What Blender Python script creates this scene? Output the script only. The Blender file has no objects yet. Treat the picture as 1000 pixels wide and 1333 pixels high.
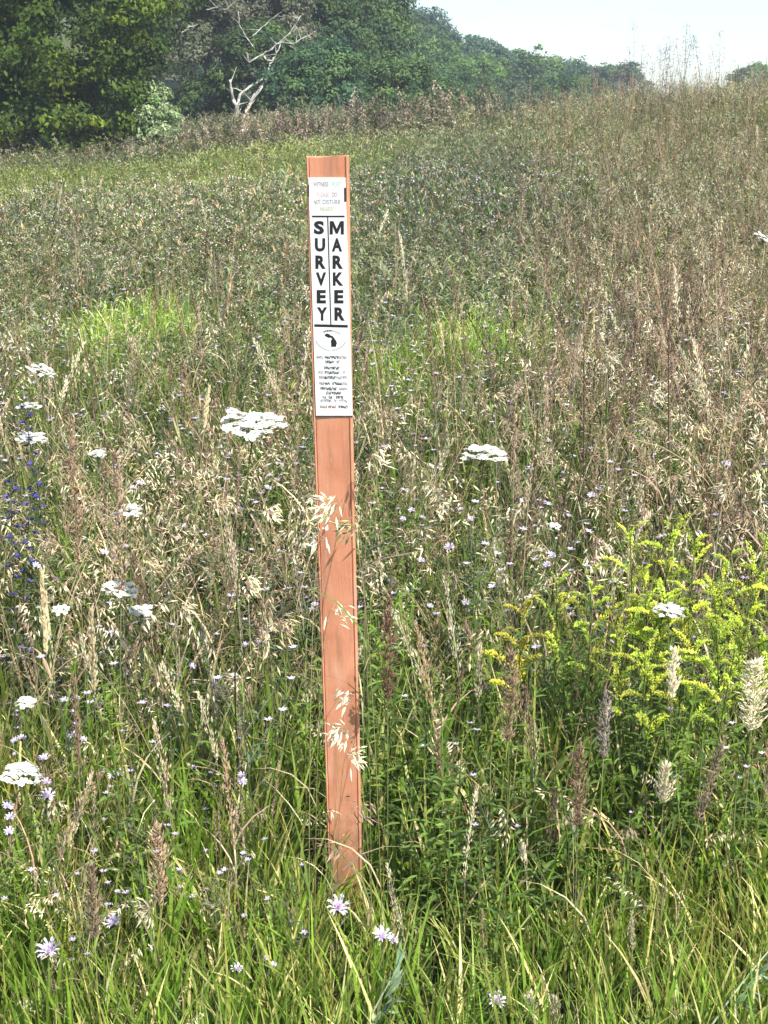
import bpy, math, random
import numpy as np
from mathutils import Vector, Matrix
R = math.radians
S = bpy.context.scene
C = S.collection

# ------------------------------------------------------------------ camera
CAM = Vector((0.0, 0.0, 1.6)); PITCH = R(15.0); F = 1831.0      # F: focal length in photo pixels (1000 wide)
cd = bpy.data.cameras.new('camera'); cam = bpy.data.objects.new('camera', cd); C.objects.link(cam)
cam.location = CAM; cam.rotation_euler = (math.pi/2 - PITCH, 0, 0)
cd.sensor_fit = 'VERTICAL'; cd.sensor_height = 24.0; cd.lens = 24.0*F/1333.0
cd.clip_start = 0.05; cd.clip_end = 2000
S.camera = cam
# ------------------------------------------------------------------ sky and sun
SUN_AZ, SUN_EL = R(142.0), R(47.0)        # azimuth clockwise from +Y (the view direction)
w = bpy.data.worlds.new('World'); S.world = w; w.use_nodes = True
nt = w.node_tree; bg = nt.nodes['Background']
sky = nt.nodes.new('ShaderNodeTexSky'); sky.sky_type = 'NISHITA'; sky.sun_disc = False
sky.sun_elevation = SUN_EL; sky.sun_rotation = SUN_AZ
sky.air_density = 1.0; sky.dust_density = 1.2; sky.ozone_density = 1.0; sky.altitude = 200
nt.links.new(sky.outputs[0], bg.inputs[0]); bg.inputs[1].default_value = 0.12
sd = bpy.data.lights.new('sun', 'SUN'); sun = bpy.data.objects.new('sun', sd); C.objects.link(sun)
sd.energy = 4.6; sd.angle = R(0.5); sd.color = (1.0, 0.96, 0.89)
tosun = Vector((math.sin(SUN_AZ)*math.cos(SUN_EL), math.cos(SUN_AZ)*math.cos(SUN_EL), math.sin(SUN_EL)))
sun.rotation_euler = tosun.to_track_quat('Z', 'Y').to_euler(); sun.location = (0, -5, 12)
S.view_settings.view_transform = 'Standard'; S.view_settings.look = 'None'
S.view_settings.gamma = 1.0; S.view_settings.exposure = 1.12; S.view_settings.use_curve_mapping = False
S.render.engine = 'CYCLES'
S.cycles.max_bounces = 8; S.cycles.diffuse_bounces = 3; S.cycles.transmission_bounces = 4
S.cycles.volume_bounces = 0; S.cycles.transparent_max_bounces = 4

# ------------------------------------------------------------------ helpers
rnd = random.Random(7)
def link(nt, a, b): nt.links.new(a, b)
def smooth(a, b, v):
    t = np.clip((np.asarray(v, float)-a)/(b-a), 0, 1); return t*t*(3-2*t)
def wav(x, y, s, k):                       # cheap smooth noise, about -1..1
    x = np.asarray(x, float); y = np.asarray(y, float)
    return (np.sin(x*s*1.0+k*1.7+1.3*np.sin(y*s*.8+k)) + np.sin(y*s*1.13+k*2.3+1.1*np.sin(x*s*.71-k*1.9)))*.5
def ground(x, y):
    x = np.asarray(x, float); y = np.asarray(y, float)
    yc = np.minimum(y, 21.0)
    g = 0.078*(yc-2.6)
    g = np.where(y < 2.6, 0.03*(y-2.6), g)
    g = g - 0.46*smooth(1.2, -5.0, x)*smooth(7, 19, y)             # the field dips to the left
    g = g + smooth(-0.5, 6.0, x)*0.50*smooth(6, 20, y)                 # knoll to the right
    g = g + np.where(y > 21, 0.035*(np.minimum(y, 60)-21), 0)*smooth(3, -3, x)
    drop = smooth(23, 40, y)*smooth(-1, 3.5, x)
    g = g - drop*2.6
    hx = np.interp(x, [-90, -40, -15, 0, 8, 16, 40], [19, 15, 8.5, 2.9, 1.9, 0.4, -0.5])
    g = g*(1-smooth(50, 85, y)) + (hx*smooth(50, 95, y)) + smooth(100, 190, y)*np.maximum(hx, 0)*.5
    g = g + 0.012*wav(x, y, 2.3, 1) * smooth(3, 5, y) + 0.03*wav(x, y, .7, 2)*smooth(5, 9, y)
    return g
def ray(px, py):
    dx = (px-500)/F; dz = (666.5-py)/F
    cp, sp = math.cos(PITCH), math.sin(PITCH)
    return Vector((dx, cp + dz*sp, -sp + dz*cp))        # forward depth 1 along view axis
def at(px, py, D):                          # point seen at a photo pixel whose world y is D
    r = ray(px, py); return CAM + r*(D/r.y)
def stand(px, py, h, dmin=1.2):             # foot and height of a plant of height h whose top shows at that pixel
    lo, hi = dmin, 60.0
    for _ in range(50):
        m = (lo+hi)/2; p = at(px, py, m)
        if p.z - float(ground(p.x, p.y)) > h: lo = m
        else: hi = m
    p = at(px, py, lo); z = float(ground(p.x, p.y))
    return Vector((p.x, p.y, z)), p

def mat(name):
    m = bpy.data.materials.new(name); m.use_nodes = True
    return m, m.node_tree, m.node_tree.nodes['Principled BSDF']
# plant tissue: colour is stored per vertex, varied per plant and by fine noise; thin blades let light through
def plant_material(name, rough=.5, trans=.45, var=.35, spec=.28):
    m, nt, pb = mat(name); N = nt.nodes
    a = N.new('ShaderNodeAttribute'); a.attribute_name = 'Col'
    t = N.new('ShaderNodeAttribute'); t.attribute_type = 'INSTANCER'; t.attribute_name = 'tint'
    one = N.new('ShaderNodeVectorMath'); one.operation = 'ADD'; one.inputs[1].default_value = (1, 1, 1)
    link(nt, t.outputs['Vector'], one.inputs[0])
    mu = N.new('ShaderNodeVectorMath'); mu.operation = 'MULTIPLY'
    link(nt, a.outputs['Color'], mu.inputs[0]); link(nt, one.outputs[0], mu.inputs[1])
    oi = N.new('ShaderNodeObjectInfo')
    mr = N.new('ShaderNodeMapRange'); mr.inputs[3].default_value = 1-var; mr.inputs[4].default_value = 1+var
    link(nt, oi.outputs['Random'], mr.inputs[0])
    geo = N.new('ShaderNodeNewGeometry')
    no = N.new('ShaderNodeTexNoise'); no.inputs['Scale'].default_value = 60; no.inputs['Detail'].default_value = 2
    link(nt, geo.outputs['Position'], no.inputs['Vector'])
    m2 = N.new('ShaderNodeMapRange'); m2.inputs[1].default_value = .3; m2.inputs[2].default_value = .7
    m2.inputs[3].default_value = .8; m2.inputs[4].default_value = 1.2
    link(nt, no.outputs[0], m2.inputs[0])
    mm = N.new('ShaderNodeMath'); mm.operation = 'MULTIPLY'; link(nt, mr.outputs[0], mm.inputs[0]); link(nt, m2.outputs[0], mm.inputs[1])
    sc = N.new('ShaderNodeVectorMath'); sc.operation = 'SCALE'; link(nt, mu.outputs[0], sc.inputs[0]); link(nt, mm.outputs[0], sc.inputs['Scale'])
    link(nt, sc.outputs[0], pb.inputs['Base Color'])
    pb.inputs['Roughness'].default_value = rough; pb.inputs['Specular IOR Level'].default_value = spec
    tr = N.new('ShaderNodeBsdfTranslucent'); link(nt, sc.outputs[0], tr.inputs['Color'])
    mix = N.new('ShaderNodeMixShader'); mix.inputs[0].default_value = trans
    link(nt, pb.outputs[0], mix.inputs[1]); link(nt, tr.outputs[0], mix.inputs[2])
    link(nt, mix.outputs[0], N['Material Output'].inputs['Surface'])
    return m
M_PLANT = plant_material('plant_tissue')
M_DRY = plant_material('dry_stalk', rough=.7, trans=.25, spec=.25)
M_LEAF = plant_material('tree_leaf', rough=.65, trans=.35, var=.12, spec=.15)
M_PETAL = plant_material('petal', rough=.6, trans=.35, var=.05, spec=.2)

class MB:
    """collects ribbons, leaves, tubes; builds one mesh with a colour per vertex"""
    def __init__(s): s.v = []; s.f = []; s.c = []
    def add(s, pts, faces, col):
        o = len(s.v); s.v += [tuple(p) for p in pts]
        s.c += (list(col) if isinstance(col, list) else [col]*len(pts)); s.f += [tuple(i+o for i in f) for f in faces]
    def mesh(s, name, m, smooth_=False):
        me = bpy.data.meshes.new(name); me.from_pydata(s.v, [], s.f)
        a = me.color_attributes.new('Col', 'FLOAT_COLOR', 'POINT')
        arr = np.ones((len(s.v), 4), np.float32)
        if s.v: arr[:, :3] = np.array(s.c, np.float32)
        a.data.foreach_set('color', arr.ravel())
        me.materials.append(m)
        if smooth_: me.shade_smooth()
        me.update(); return me
    def build(s, name, m, parent=None, smooth_=False):
        return put(name, s.mesh(name, m, smooth_), parent)
def put(name, me, parent=None, loc=(0, 0, 0)):
    o = bpy.data.objects.new(name, me); C.objects.link(o); o.parent = parent; o.location = loc; return o
def empty(name, loc, rz=0):
    o = bpy.data.objects.new(name, None); C.objects.link(o); o.location = loc; o.rotation_euler = (0, 0, rz)
    o.empty_display_size = .1; return o
def tag(o, label=None, cat=None, group=None, kind=None):
    if label: o['label'] = label
    if cat: o['category'] = cat
    if group: o['group'] = group
    if kind: o['kind'] = kind
    return o
def copy_tree(o, parent=None):
    c = o.copy(); C.objects.link(c); c.parent = parent
    for ch in list(o.children): copy_tree(ch, c)
    return c
def jit(r, col, a=.2):
    k = 1 + r.uniform(-a, a); return tuple(max(0, c*k*(1+r.uniform(-a*.4, a*.4))) for c in col)
def V(x, y, z): return Vector((x, y, z))

def blade(mb, r, base, az, h, w, lean, droop, col, tip=None, n=4, twist=None):
    """a grass blade: ribbon that leaves the ground steeply and arches over towards az"""
    d = V(math.cos(az), math.sin(az), 0)
    fa = az + math.pi/2 + r.uniform(-.9, .9) if twist is None else twist
    s = V(math.cos(fa), math.sin(fa), 0)
    tip = tip or col; p = Vector(base); pts = []; cols = []; ang = lean
    for i in range(n+1):
        t = i/n; wd = w*(1-t**2.2)*.5*(.75+.5*t if t < .4 else 1)
        if i == n: pts.append(p.copy()); cols.append(tip)
        else: pts += [p - s*wd, p + s*wd]; cc = tuple(a*(1-t)+b*t for a, b in zip(col, tip)); cols += [cc, cc]
        p = p + (d*math.sin(ang) + V(0, 0, math.cos(ang)))*(h/n); ang += droop/n
    f = [(2*i, 2*i+1, 2*i+3, 2*i+2) for i in range(n-1)] + [(2*n-2, 2*n-1, 2*n)]
    mb.add(pts, f, cols)
def leaf(mb, base, d, up, L, w, col, droop=.3, fold=.25):
    """lance-shaped leaf folded along its midrib"""
    d = Vector(d).normalized(); s = d.cross(Vector(up))
    s = s.normalized() if s.length > 1e-4 else V(1, 0, 0); n = s.cross(d)
    pr = ((0, .12), (.3, .9), (.6, 1.0), (1, 0)); P = []
    for t, k in pr:
        c = Vector(base) + d*(L*t) - n*(droop*L*t*t); e = w*.5*k
        P += [c + s*e + n*e*fold*2, c, c - s*e + n*e*fold*2]
    f = []
    for i in range(3):
        a = 3*i; f += [(a, a+1, a+4, a+3), (a+1, a+2, a+5, a+4)]
    mb.add(P, f, col)
def tube(mb, pts, r0, r1, col, col2=None, k=3):
    P = []; cols = []; n = len(pts); col2 = col2 or col
    for i, p in enumerate(pts):
        t = i/(n-1); rr = r0*(1-t)+r1*t
        q = Vector(pts[min(i+1, n-1)]) - Vector(pts[max(i-1, 0)])
        q = q.normalized() if q.length > 1e-6 else V(0, 0, 1)
        a = q.cross(V(.31, .95, .02)).normalized(); b = q.cross(a)
        for j in range(k):
            th = 2*math.pi*j/k; P.append(Vector(p) + a*(rr*math.cos(th)) + b*(rr*math.sin(th)))
            cols.append(tuple(x*(1-t)+y*t for x, y in zip(col, col2)))
    f = [(i*k+j, i*k+(j+1) % k, (i+1)*k+(j+1) % k, (i+1)*k+j) for i in range(n-1) for j in range(k)]
    f.append(tuple((n-1)*k+j for j in range(k)))
    mb.add(P, f, cols)
def grain(mb, base, d, L, w, col):
    """spikelet: thin four-sided lens"""
    d = Vector(d).normalized(); a = d.cross(V(.3, .2, .9)).normalized(); b = d.cross(a); m = Vector(base)+d*L*.4; e = w*.5
    mb.add([base, m+a*e, m+b*e*.7, m-a*e, m-b*e*.7, Vector(base)+d*L], [(0, 1, 2), (0, 2, 3), (0, 3, 4), (0, 4, 1), (5, 2, 1), (5, 3, 2), (5, 4, 3), (5, 1, 4)], col)
def bent(base, az, h, lean, droop, n=6):
    """points along a bending stem"""
    p = Vector(base); ang = lean; out = [p.copy()]
    for i in range(n):
        p = p + (V(math.cos(az), math.sin(az), 0)*math.sin(ang) + V(0, 0, math.cos(ang)))*(h/n)
        ang += droop/n*(.3+1.4*i/n); out.append(p.copy())
    return out

# ------------------------------------------------------------------ colours (linear base colours)
GREEN = (.095, .155, .024); FRESH = (.150, .225, .030); OLIVE = (.100, .115, .040); DEEP = (.060, .100, .036)
STRAW = (.54, .45, .27); CREAM = (.70, .64, .44); TAN = (.36, .25, .16); BROWN = (.16, .095, .06); PINKTAN = (.38, .275, .19)
GREYG = (.15, .18, .11); LAV = (.70, .62, .80); YELLOW = (.66, .74, .06); WHITE = (.78, .78, .70)

# ------------------------------------------------------------------ ground
def build_ground():
    nx, ny = 161, 220
    u = np.linspace(-1, 1, nx); xs = np.sign(u)*np.abs(u)**2.4*160
    t = np.linspace(0, 1, ny); ys = -12 + 14*t + 220*t**3.0
    X, Y = np.meshgrid(xs, ys); Z = ground(X, Y)
    me = bpy.data.meshes.new('ground'); v = np.stack([X, Y, Z], -1).reshape(-1, 3)
    idx = np.arange(nx*ny).reshape(ny, nx)
    f = np.stack([idx[:-1, :-1], idx[:-1, 1:], idx[1:, 1:], idx[1:, :-1]], -1).reshape(-1, 4)
    me.from_pydata(v.tolist(), [], f.tolist()); me.shade_smooth()
    m, nt, pb = mat('meadow_soil'); N = nt.nodes
    geo = N.new('ShaderNodeNewGeometry')
    n1 = N.new('ShaderNodeTexNoise'); n1.inputs['Scale'].default_value = 9; n1.inputs['Detail'].default_value = 8
    link(nt, geo.outputs['Position'], n1.inputs['Vector'])
    cr = N.new('ShaderNodeValToRGB'); link(nt, n1.outputs[0], cr.inputs[0])
    cr.color_ramp.elements[0].position = .35; cr.color_ramp.elements[0].color = (.045, .042, .02, 1)
    cr.color_ramp.elements[1].position = .65; cr.color_ramp.elements[1].color = (.11, .10, .045, 1)
    e = cr.color_ramp.elements.new(.5); e.color = (.05, .07, .02, 1)
    link(nt, cr.outputs[0], pb.inputs['Base Color']); pb.inputs['Roughness'].default_value = .95
    n2 = N.new('ShaderNodeTexNoise'); n2.inputs['Scale'].default_value = 40; n2.inputs['Detail'].default_value = 6
    link(nt, geo.outputs['Position'], n2.inputs['Vector'])
    bp = N.new('ShaderNodeBump'); bp.inputs['Distance'].default_value = .03; link(nt, n2.outputs[0], bp.inputs['Height']); link(nt, bp.outputs[0], pb.inputs['Normal'])
    me.materials.append(m)
    tag(put('ground', me), kind='structure')
build_ground()

# ------------------------------------------------------------------ templates of the uncountable meadow plants
def panicle(mb, r, pts, n, L, col, spread=.035, side=None, w=.0048):
    """drooping open seed head along the last part of a stem"""
    m = len(pts)
    for i in range(n):
        t = r.uniform(0, 1)**.8*(m-1); a = int(min(t, m-2)); p = pts[a].lerp(pts[a+1], t-a)
        az = (side + r.gauss(0, .8)) if side is not None else r.uniform(0, 6.28)
        q = p + V(math.cos(az), math.sin(az), 0)*r.uniform(.2, 1)*spread + V(0, 0, r.uniform(-.6, .5)*spread)
        if r.random() < .5: tube(mb, [p, q], .0004, .0003, jit(r, TAN), k=3)
        d = V(math.cos(az)*.55, math.sin(az)*.55, r.uniform(-1.3, .3))
        grain(mb, q, d, L*r.uniform(.6, 1.2), w*r.uniform(.7, 1.3), jit(r, col, .25))
def t_green(r, H=.34, dry=.14):
    mb = MB()
    for i in range(r.randint(9, 14)):
        a = r.uniform(0, 6.28); q = r.uniform(0, .05)
        if r.random() < dry: c = jit(r, STRAW); tp = c
        else:
            c = jit(r, r.choice([GREEN, FRESH, FRESH, DEEP, OLIVE]), .25); tp = jit(r, r.choice([FRESH, FRESH, (.20, .24, .07), (.3, .25, .1)]))
        blade(mb, r, V(math.cos(a)*q, math.sin(a)*q, -.02), r.uniform(0, 6.28), H*r.uniform(.5, 1.15), r.uniform(.005, .0135), r.uniform(.02, .28), r.uniform(.05, 1.15), c, tp, n=5)
    return mb
def t_fine(r, H=.22):                      # short fine field grass and clover-like scraps, far field
    mb = MB()
    for i in range(r.randint(12, 18)):
        a = r.uniform(0, 6.28); q = r.uniform(0, .10)
        c = jit(r, r.choice([OLIVE, OLIVE, GREEN, GREYG]), .25)
        blade(mb, r, V(math.cos(a)*q, math.sin(a)*q, -.02), r.uniform(0, 6.28), H*r.uniform(.5, 1.15), r.uniform(.006, .012), r.uniform(.05, .5), r.uniform(.1, 1.6), c, jit(r, OLIVE), n=3)
    for i in range(r.randint(3, 6)):
        a = r.uniform(0, 6.28); q = r.uniform(0, .1); h = H*r.uniform(.7, 1.1)
        for k in range(5):
            b = r.uniform(0, 6.28); leaf(mb, V(math.cos(a)*q, math.sin(a)*q, h*r.uniform(.3, 1)), V(math.cos(b), math.sin(b), r.uniform(.2, 1.8)), V(0, 0, 1), .04, .010, jit(r, GREYG, .3))
    return mb
def t_straw(r, H=.62):
    mb = MB(); k = r.randint(1, 3)
    for j in range(k):
        b = V(r.uniform(-.04, .04), r.uniform(-.04, .04), -.02); az = r.uniform(0, 6.28); h = H*r.uniform(.7, 1.15)
        pts = bent(b, az, h, r.uniform(.02, .22), r.uniform(.2, 1.5), 9)
        c = jit(r, r.choice([TAN, PINKTAN, (.26, .25, .10), STRAW]), .2)
        tube(mb, pts, .0014, .0006, jit(r, r.choice([OLIVE, TAN])), c)
        hc = r.choice([STRAW, STRAW, CREAM, CREAM, PINKTAN, TAN])
        panicle(mb, r, pts[-4:], r.randint(14, 24), .021, hc, spread=r.uniform(.012, .04), side=az)
        for q in range(3):
            blade(mb, r, pts[r.randint(1, 5)], r.uniform(0, 6.28), r.uniform(.12, .25), r.uniform(.003, .006), r.uniform(.3, .8), r.uniform(.8, 2.2), jit(r, r.choice([STRAW, OLIVE, GREEN, TAN]), .25), n=4)
    return mb
def t_spike(r, H=.7):                      # narrow upright dense seed heads
    mb = MB()
    for j in range(r.randint(1, 2)):
        az = r.uniform(0, 6.28); h = H*r.uniform(.75, 1.1)
        pts = bent(V(r.uniform(-.03, .03), r.uniform(-.03, .03), -.02), az, h, r.uniform(0, .12), r.uniform(.05, .4), 8)
        tube(mb, pts, .0015, .0007, jit(r, OLIVE), jit(r, TAN)); c = r.choice([PINKTAN, TAN, STRAW, BROWN])
        for i in range(46):
            t = r.uniform(0, 1); p = pts[-3].lerp(pts[-1], t); a = r.uniform(0, 6.28)
            grain(mb, p, V(math.cos(a)*.55, math.sin(a)*.55, 1), .014*(1.25-t*.5), .004, jit(r, c, .3))
        for q in range(2):
            blade(mb, r, pts[r.randint(1, 4)], r.uniform(0, 6.28), r.uniform(.12, .22), .005, r.uniform(.3, .7), r.uniform(.5, 1.8), jit(r, r.choice([OLIVE, STRAW, GREEN])), n=4)
    return mb
def t_plume(r, H=.62):                     # soft feathery brown-tan plumes on a bent stem
    mb = MB(); az = r.uniform(0, 6.28); pts = bent(V(0, 0, -.02), az, H*r.uniform(.75, 1.1), r.uniform(0, .15), r.uniform(.1, .6), 9)
    c = r.choice([TAN, (.30, .22, .16), (.42, .35, .24), CREAM, (.24, .16, .11)]); tube(mb, pts, .0017, .0008, jit(r, OLIVE), jit(r, c)); n0 = r.choice([3, 4])
    for i in range(120):
        t = 9-n0+n0*r.uniform(0, 1); a = int(min(t, 8)); p = pts[a].lerp(pts[a+1], t-a); k = math.sin(math.pi*min(1, (t-9+n0)/n0*.85+.12)); b = r.uniform(0, 6.28)
        q = p + V(math.cos(b), math.sin(b), r.uniform(-.3, .8))*.016*k*r.random(); grain(mb, q, V(math.cos(b)*.5, math.sin(b)*.5, 1)+(pts[a+1]-pts[a]).normalized(), .015*r.uniform(.6, 1.3), .0036, jit(r, c, .3))
    for q in range(3):
        blade(mb, r, pts[r.randint(1, 5)], r.uniform(0, 6.28), r.uniform(.12, .25), r.uniform(.004, .007), r.uniform(.3, .8), r.uniform(.8, 2.2), jit(r, r.choice([STRAW, OLIVE, GREEN, TAN]), .25), n=4)
    return mb
def t_forb(r, H=.48, col=DEEP, nl=34, L=.065, w=.013):
    mb = MB()
    for j in range(r.randint(1, 2)):
        az = r.uniform(0, 6.28); h = H*r.uniform(.7, 1.15)
        pts = bent(V(r.uniform(-.04, .04), r.uniform(-.04, .04), -.02), az, h, r.uniform(0, .15), r.uniform(0, .3), 7)
        tube(mb, pts, .0024, .0012, jit(r, (.11, .12, .05)), jit(r, GREEN))
        for i in range(nl):
            t = (.12+.88*i/nl)*7; a = int(min(t, 6)); p = pts[a].lerp(pts[a+1], t-a); b = i*2.4 + r.uniform(-.3, .3)
            k = 1 - .55*(i/nl)
            leaf(mb, p, V(math.cos(b), math.sin(b), r.uniform(.1, .7)), V(0, 0, 1), L*k*r.uniform(.7, 1.2), w*k*r.uniform(.8, 1.3), jit(r, tuple(a_*(1-i/nl*.5)+b_*i/nl*.5 for a_, b_ in zip(col, FRESH)), .25), droop=r.uniform(.1, .6))
    return mb
def t_brown(r, H=.65):
    mb = MB(); az = r.uniform(0, 6.28); c = jit(r, r.choice([BROWN, TAN, (.10, .07, .05)]))
    pts = bent(V(0, 0, -.02), az, H*r.uniform(.7, 1.1), r.uniform(0, .18), r.uniform(-.1, .4), 7); tube(mb, pts, .0022, .001, c)
    for i in range(r.randint(4, 8)):
        p = pts[r.randint(3, 6)]; b = r.uniform(0, 6.28)
        bp = bent(p, b, r.uniform(.06, .16), .4, -.3, 3); tube(mb, bp, .001, .0006, c)
        for k in range(7):
            q = bp[r.randint(1, 3)]; grain(mb, q, V(r.uniform(-1, 1), r.uniform(-1, 1), r.uniform(-.5, 1)), .010, .005, jit(r, r.choice([BROWN, PINKTAN, TAN]), .3))
    for i in range(6):
        b = r.uniform(0, 6.28); leaf(mb, pts[r.randint(1, 5)], V(math.cos(b), math.sin(b), -.2), V(0, 0, 1), .05, .008, jit(r, r.choice([TAN, OLIVE, BROWN])), droop=.8)
    return mb
def t_wiry(r, H=.5, heads=5, hc=LAV):
    mb = MB(); az = r.uniform(0, 6.28)
    pts = bent(V(0, 0, -.02), az, H*r.uniform(.7, 1.1), r.uniform(0, .2), r.uniform(-.1, .3), 7); tube(mb, pts, .0018, .001, jit(r, GREYG))
    for i in range(heads+3):
        p = pts[r.randint(2, 6)]; b = r.uniform(0, 6.28); bp = bent(p, b, r.uniform(.07, .2), .7, -.5, 4); tube(mb, bp, .0009, .0006, jit(r, GREYG))
        for k in range(3):
            a = r.uniform(0, 6.28); leaf(mb, bp[r.randint(0, 3)], V(math.cos(a), math.sin(a), .4), V(0, 0, 1), .028, .004, jit(r, GREYG, .3))
        if i < heads:
            e = bp[-1]; grain(mb, e-V(0, 0, .002), V(0, 0, 1), .012, .008, jit(r, (.13, .11, .06)))
            for k in range(7):
                a = k*.9+r.random(); leaf(mb, e+V(0, 0, .007), V(math.cos(a), math.sin(a), .7), V(0, 0, 1), .012, .0045, jit(r, hc, .12), fold=0)
    for i in range(10):
        a = r.uniform(0, 6.28); leaf(mb, pts[r.randint(0, 5)], V(math.cos(a), math.sin(a), .5), V(0, 0, 1), .05, .007, jit(r, GREYG, .3))
    return mb
def t_pale(r, H=.28):                      # grey-green low plants with tiny pale heads, far field
    mb = MB()
    for j in range(3):
        b = V(r.uniform(-.08, .08), r.uniform(-.08, .08), 0); pts = bent(b, r.uniform(0, 6.28), H*r.uniform(.7, 1.15), .1, .3, 3)
        tube(mb, pts, .002, .001, jit(r, OLIVE))
        for k in range(8):
            a = r.uniform(0, 6.28); leaf(mb, pts[r.randint(0, 3)], V(math.cos(a), math.sin(a), r.uniform(.3, 2.5)), V(0, 0, 1), .055, .009, jit(r, r.choice([GREYG, OLIVE, GREEN, TAN]), .25))
        if r.random() < .75:
            for k in range(4): grain(mb, pts[-1]+V(r.uniform(-.02, .02), r.uniform(-.02, .02), r.uniform(-.01, .01)), V(r.uniform(-1, 1), r.uniform(-1, 1), .6), .014, .010, jit(r, r.choice([(.5, .5, .42), (.46, .42, .5), (.4, .36, .28)]), .2))
    return mb
def t_litter(r):                           # dead thatch and stubs near the soil
    mb = MB()
    for i in range(16):
        a = r.uniform(0, 6.28); blade(mb, r, V(r.uniform(-.09, .09), r.uniform(-.09, .09), .0), a, r.uniform(.08, .2), r.uniform(.003, .007), r.uniform(.7, 1.4), r.uniform(-.3, .7), jit(r, r.choice([TAN, STRAW, BROWN, OLIVE, GREEN]), .3), n=3)
    return mb

def family(name, maker, n, m, seed, **kw):
    col = bpy.data.collections.new(name+'_kinds')
    for i in range(n):
        me = maker(random.Random(seed*100+i), **kw).mesh('%s_kind' % name, m)
        o = bpy.data.objects.new('%s_kind_%02d' % (name, i), me); col.objects.link(o)
    return col, n
def scatter(name, fam, P, yaw, scale, tint, label, cat, tilt=None):
    """one object of uncountable plants: a point per plant, the plant put there by geometry nodes"""
    col, nk = fam; n = len(P); rg = np.random.RandomState(len(name)*31+n % 97)
    me = bpy.data.meshes.new(name); me.vertices.add(n); me.vertices.foreach_set('co', np.asarray(P, np.float32).ravel())
    def attr(nm, ty, data, key='value'):
        a = me.attributes.new(nm, ty, 'POINT'); a.data.foreach_set(key, np.ascontiguousarray(data).ravel())
    tl = rg.normal(0, .09, (n, 2)) if tilt is None else rg.normal(0, tilt, (n, 2))
    attr('rot', 'FLOAT_VECTOR', np.stack([tl[:, 0], tl[:, 1], yaw], -1).astype(np.float32), 'vector')
    attr('scl', 'FLOAT', scale.astype(np.float32)); attr('kind', 'INT', rg.randint(0, nk, n).astype(np.int32))
    attr('tint', 'FLOAT_VECTOR', tint.astype(np.float32), 'vector')
    me.update(); o = put(name, me)
    g = bpy.data.node_groups.new(name+'_scatter', 'GeometryNodeTree')
    g.interface.new_socket('Geometry', in_out='INPUT', socket_type='NodeSocketGeometry'); g.interface.new_socket('Geometry', in_out='OUTPUT', socket_type='NodeSocketGeometry')
    N = g.nodes; gi = N.new('NodeGroupInput'); go = N.new('NodeGroupOutput')
    ci = N.new('GeometryNodeCollectionInfo'); ci.inputs['Collection'].default_value = col; ci.inputs['Separate Children'].default_value = True; ci.inputs['Reset Children'].default_value = True
    ip = N.new('GeometryNodeInstanceOnPoints'); ip.inputs['Pick Instance'].default_value = True
    def na(nm, ty):
        a = N.new('GeometryNodeInputNamedAttribute'); a.data_type = ty; a.inputs['Name'].default_value = nm; return a.outputs['Attribute']
    g.links.new(gi.outputs[0], ip.inputs['Points']); g.links.new(ci.outputs[0], ip.inputs['Instance'])
    g.links.new(na('kind', 'INT'), ip.inputs['Instance Index'])
    er = N.new('FunctionNodeEulerToRotation'); g.links.new(na('rot', 'FLOAT_VECTOR'), er.inputs[0]); g.links.new(er.outputs[0], ip.inputs['Rotation'])
    g.links.new(na('scl', 'FLOAT'), ip.inputs['Scale']); g.links.new(ip.outputs[0], go.inputs[0])
    o.modifiers.new('scatter', 'NODES').node_group = g
    return tag(o, label, cat, kind='stuff')

RG = np.random.RandomState(11)
def cloud(d0, d1, dens, margin=1.3, xl=None, xr=None):
    """random points in the view's wedge between two distances, at a density per square metre"""
    a = (.29*d1+margin)*2; n = int(a*(d1-d0)*dens)
    x = RG.uniform(-a/2, a/2, n); y = RG.uniform(d0, d1, n)
    k = np.abs(x) < .29*y+margin
    if xl is not None: k &= x > xl
    if xr is not None: k &= x < xr
    return x[k], y[k]
def px_of(x, y): return 500 + x/y*F*.99    # rough photo column of a ground point
def py_of(x, y):
    z = ground(x, y); e = np.arctan2(z-1.6, y); return 666 - F*np.tan(e+PITCH)
def patch(x, y, cx, cy, rx, ry):            # soft elliptic patch in ground coordinates
    return np.clip(1.4 - np.sqrt(((x-cx)/rx)**2 + ((y-cy)/ry)**2)*1.4 + .35*wav(x, y, 5, cx), 0, 1)
POST_TOP = at(426.3, 204, 2.36); POST_BASE = at(448.5, 1185, 2.66)
def keep_post(x, y, h):                     # leave the line of sight to the post's face open where plants are tall
    dx = x - POST_BASE.x*(y/POST_BASE.y); near = (y < 2.72)
    return ~(near & (np.abs(dx) < .06+h*.12) & (h > .12))

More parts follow.
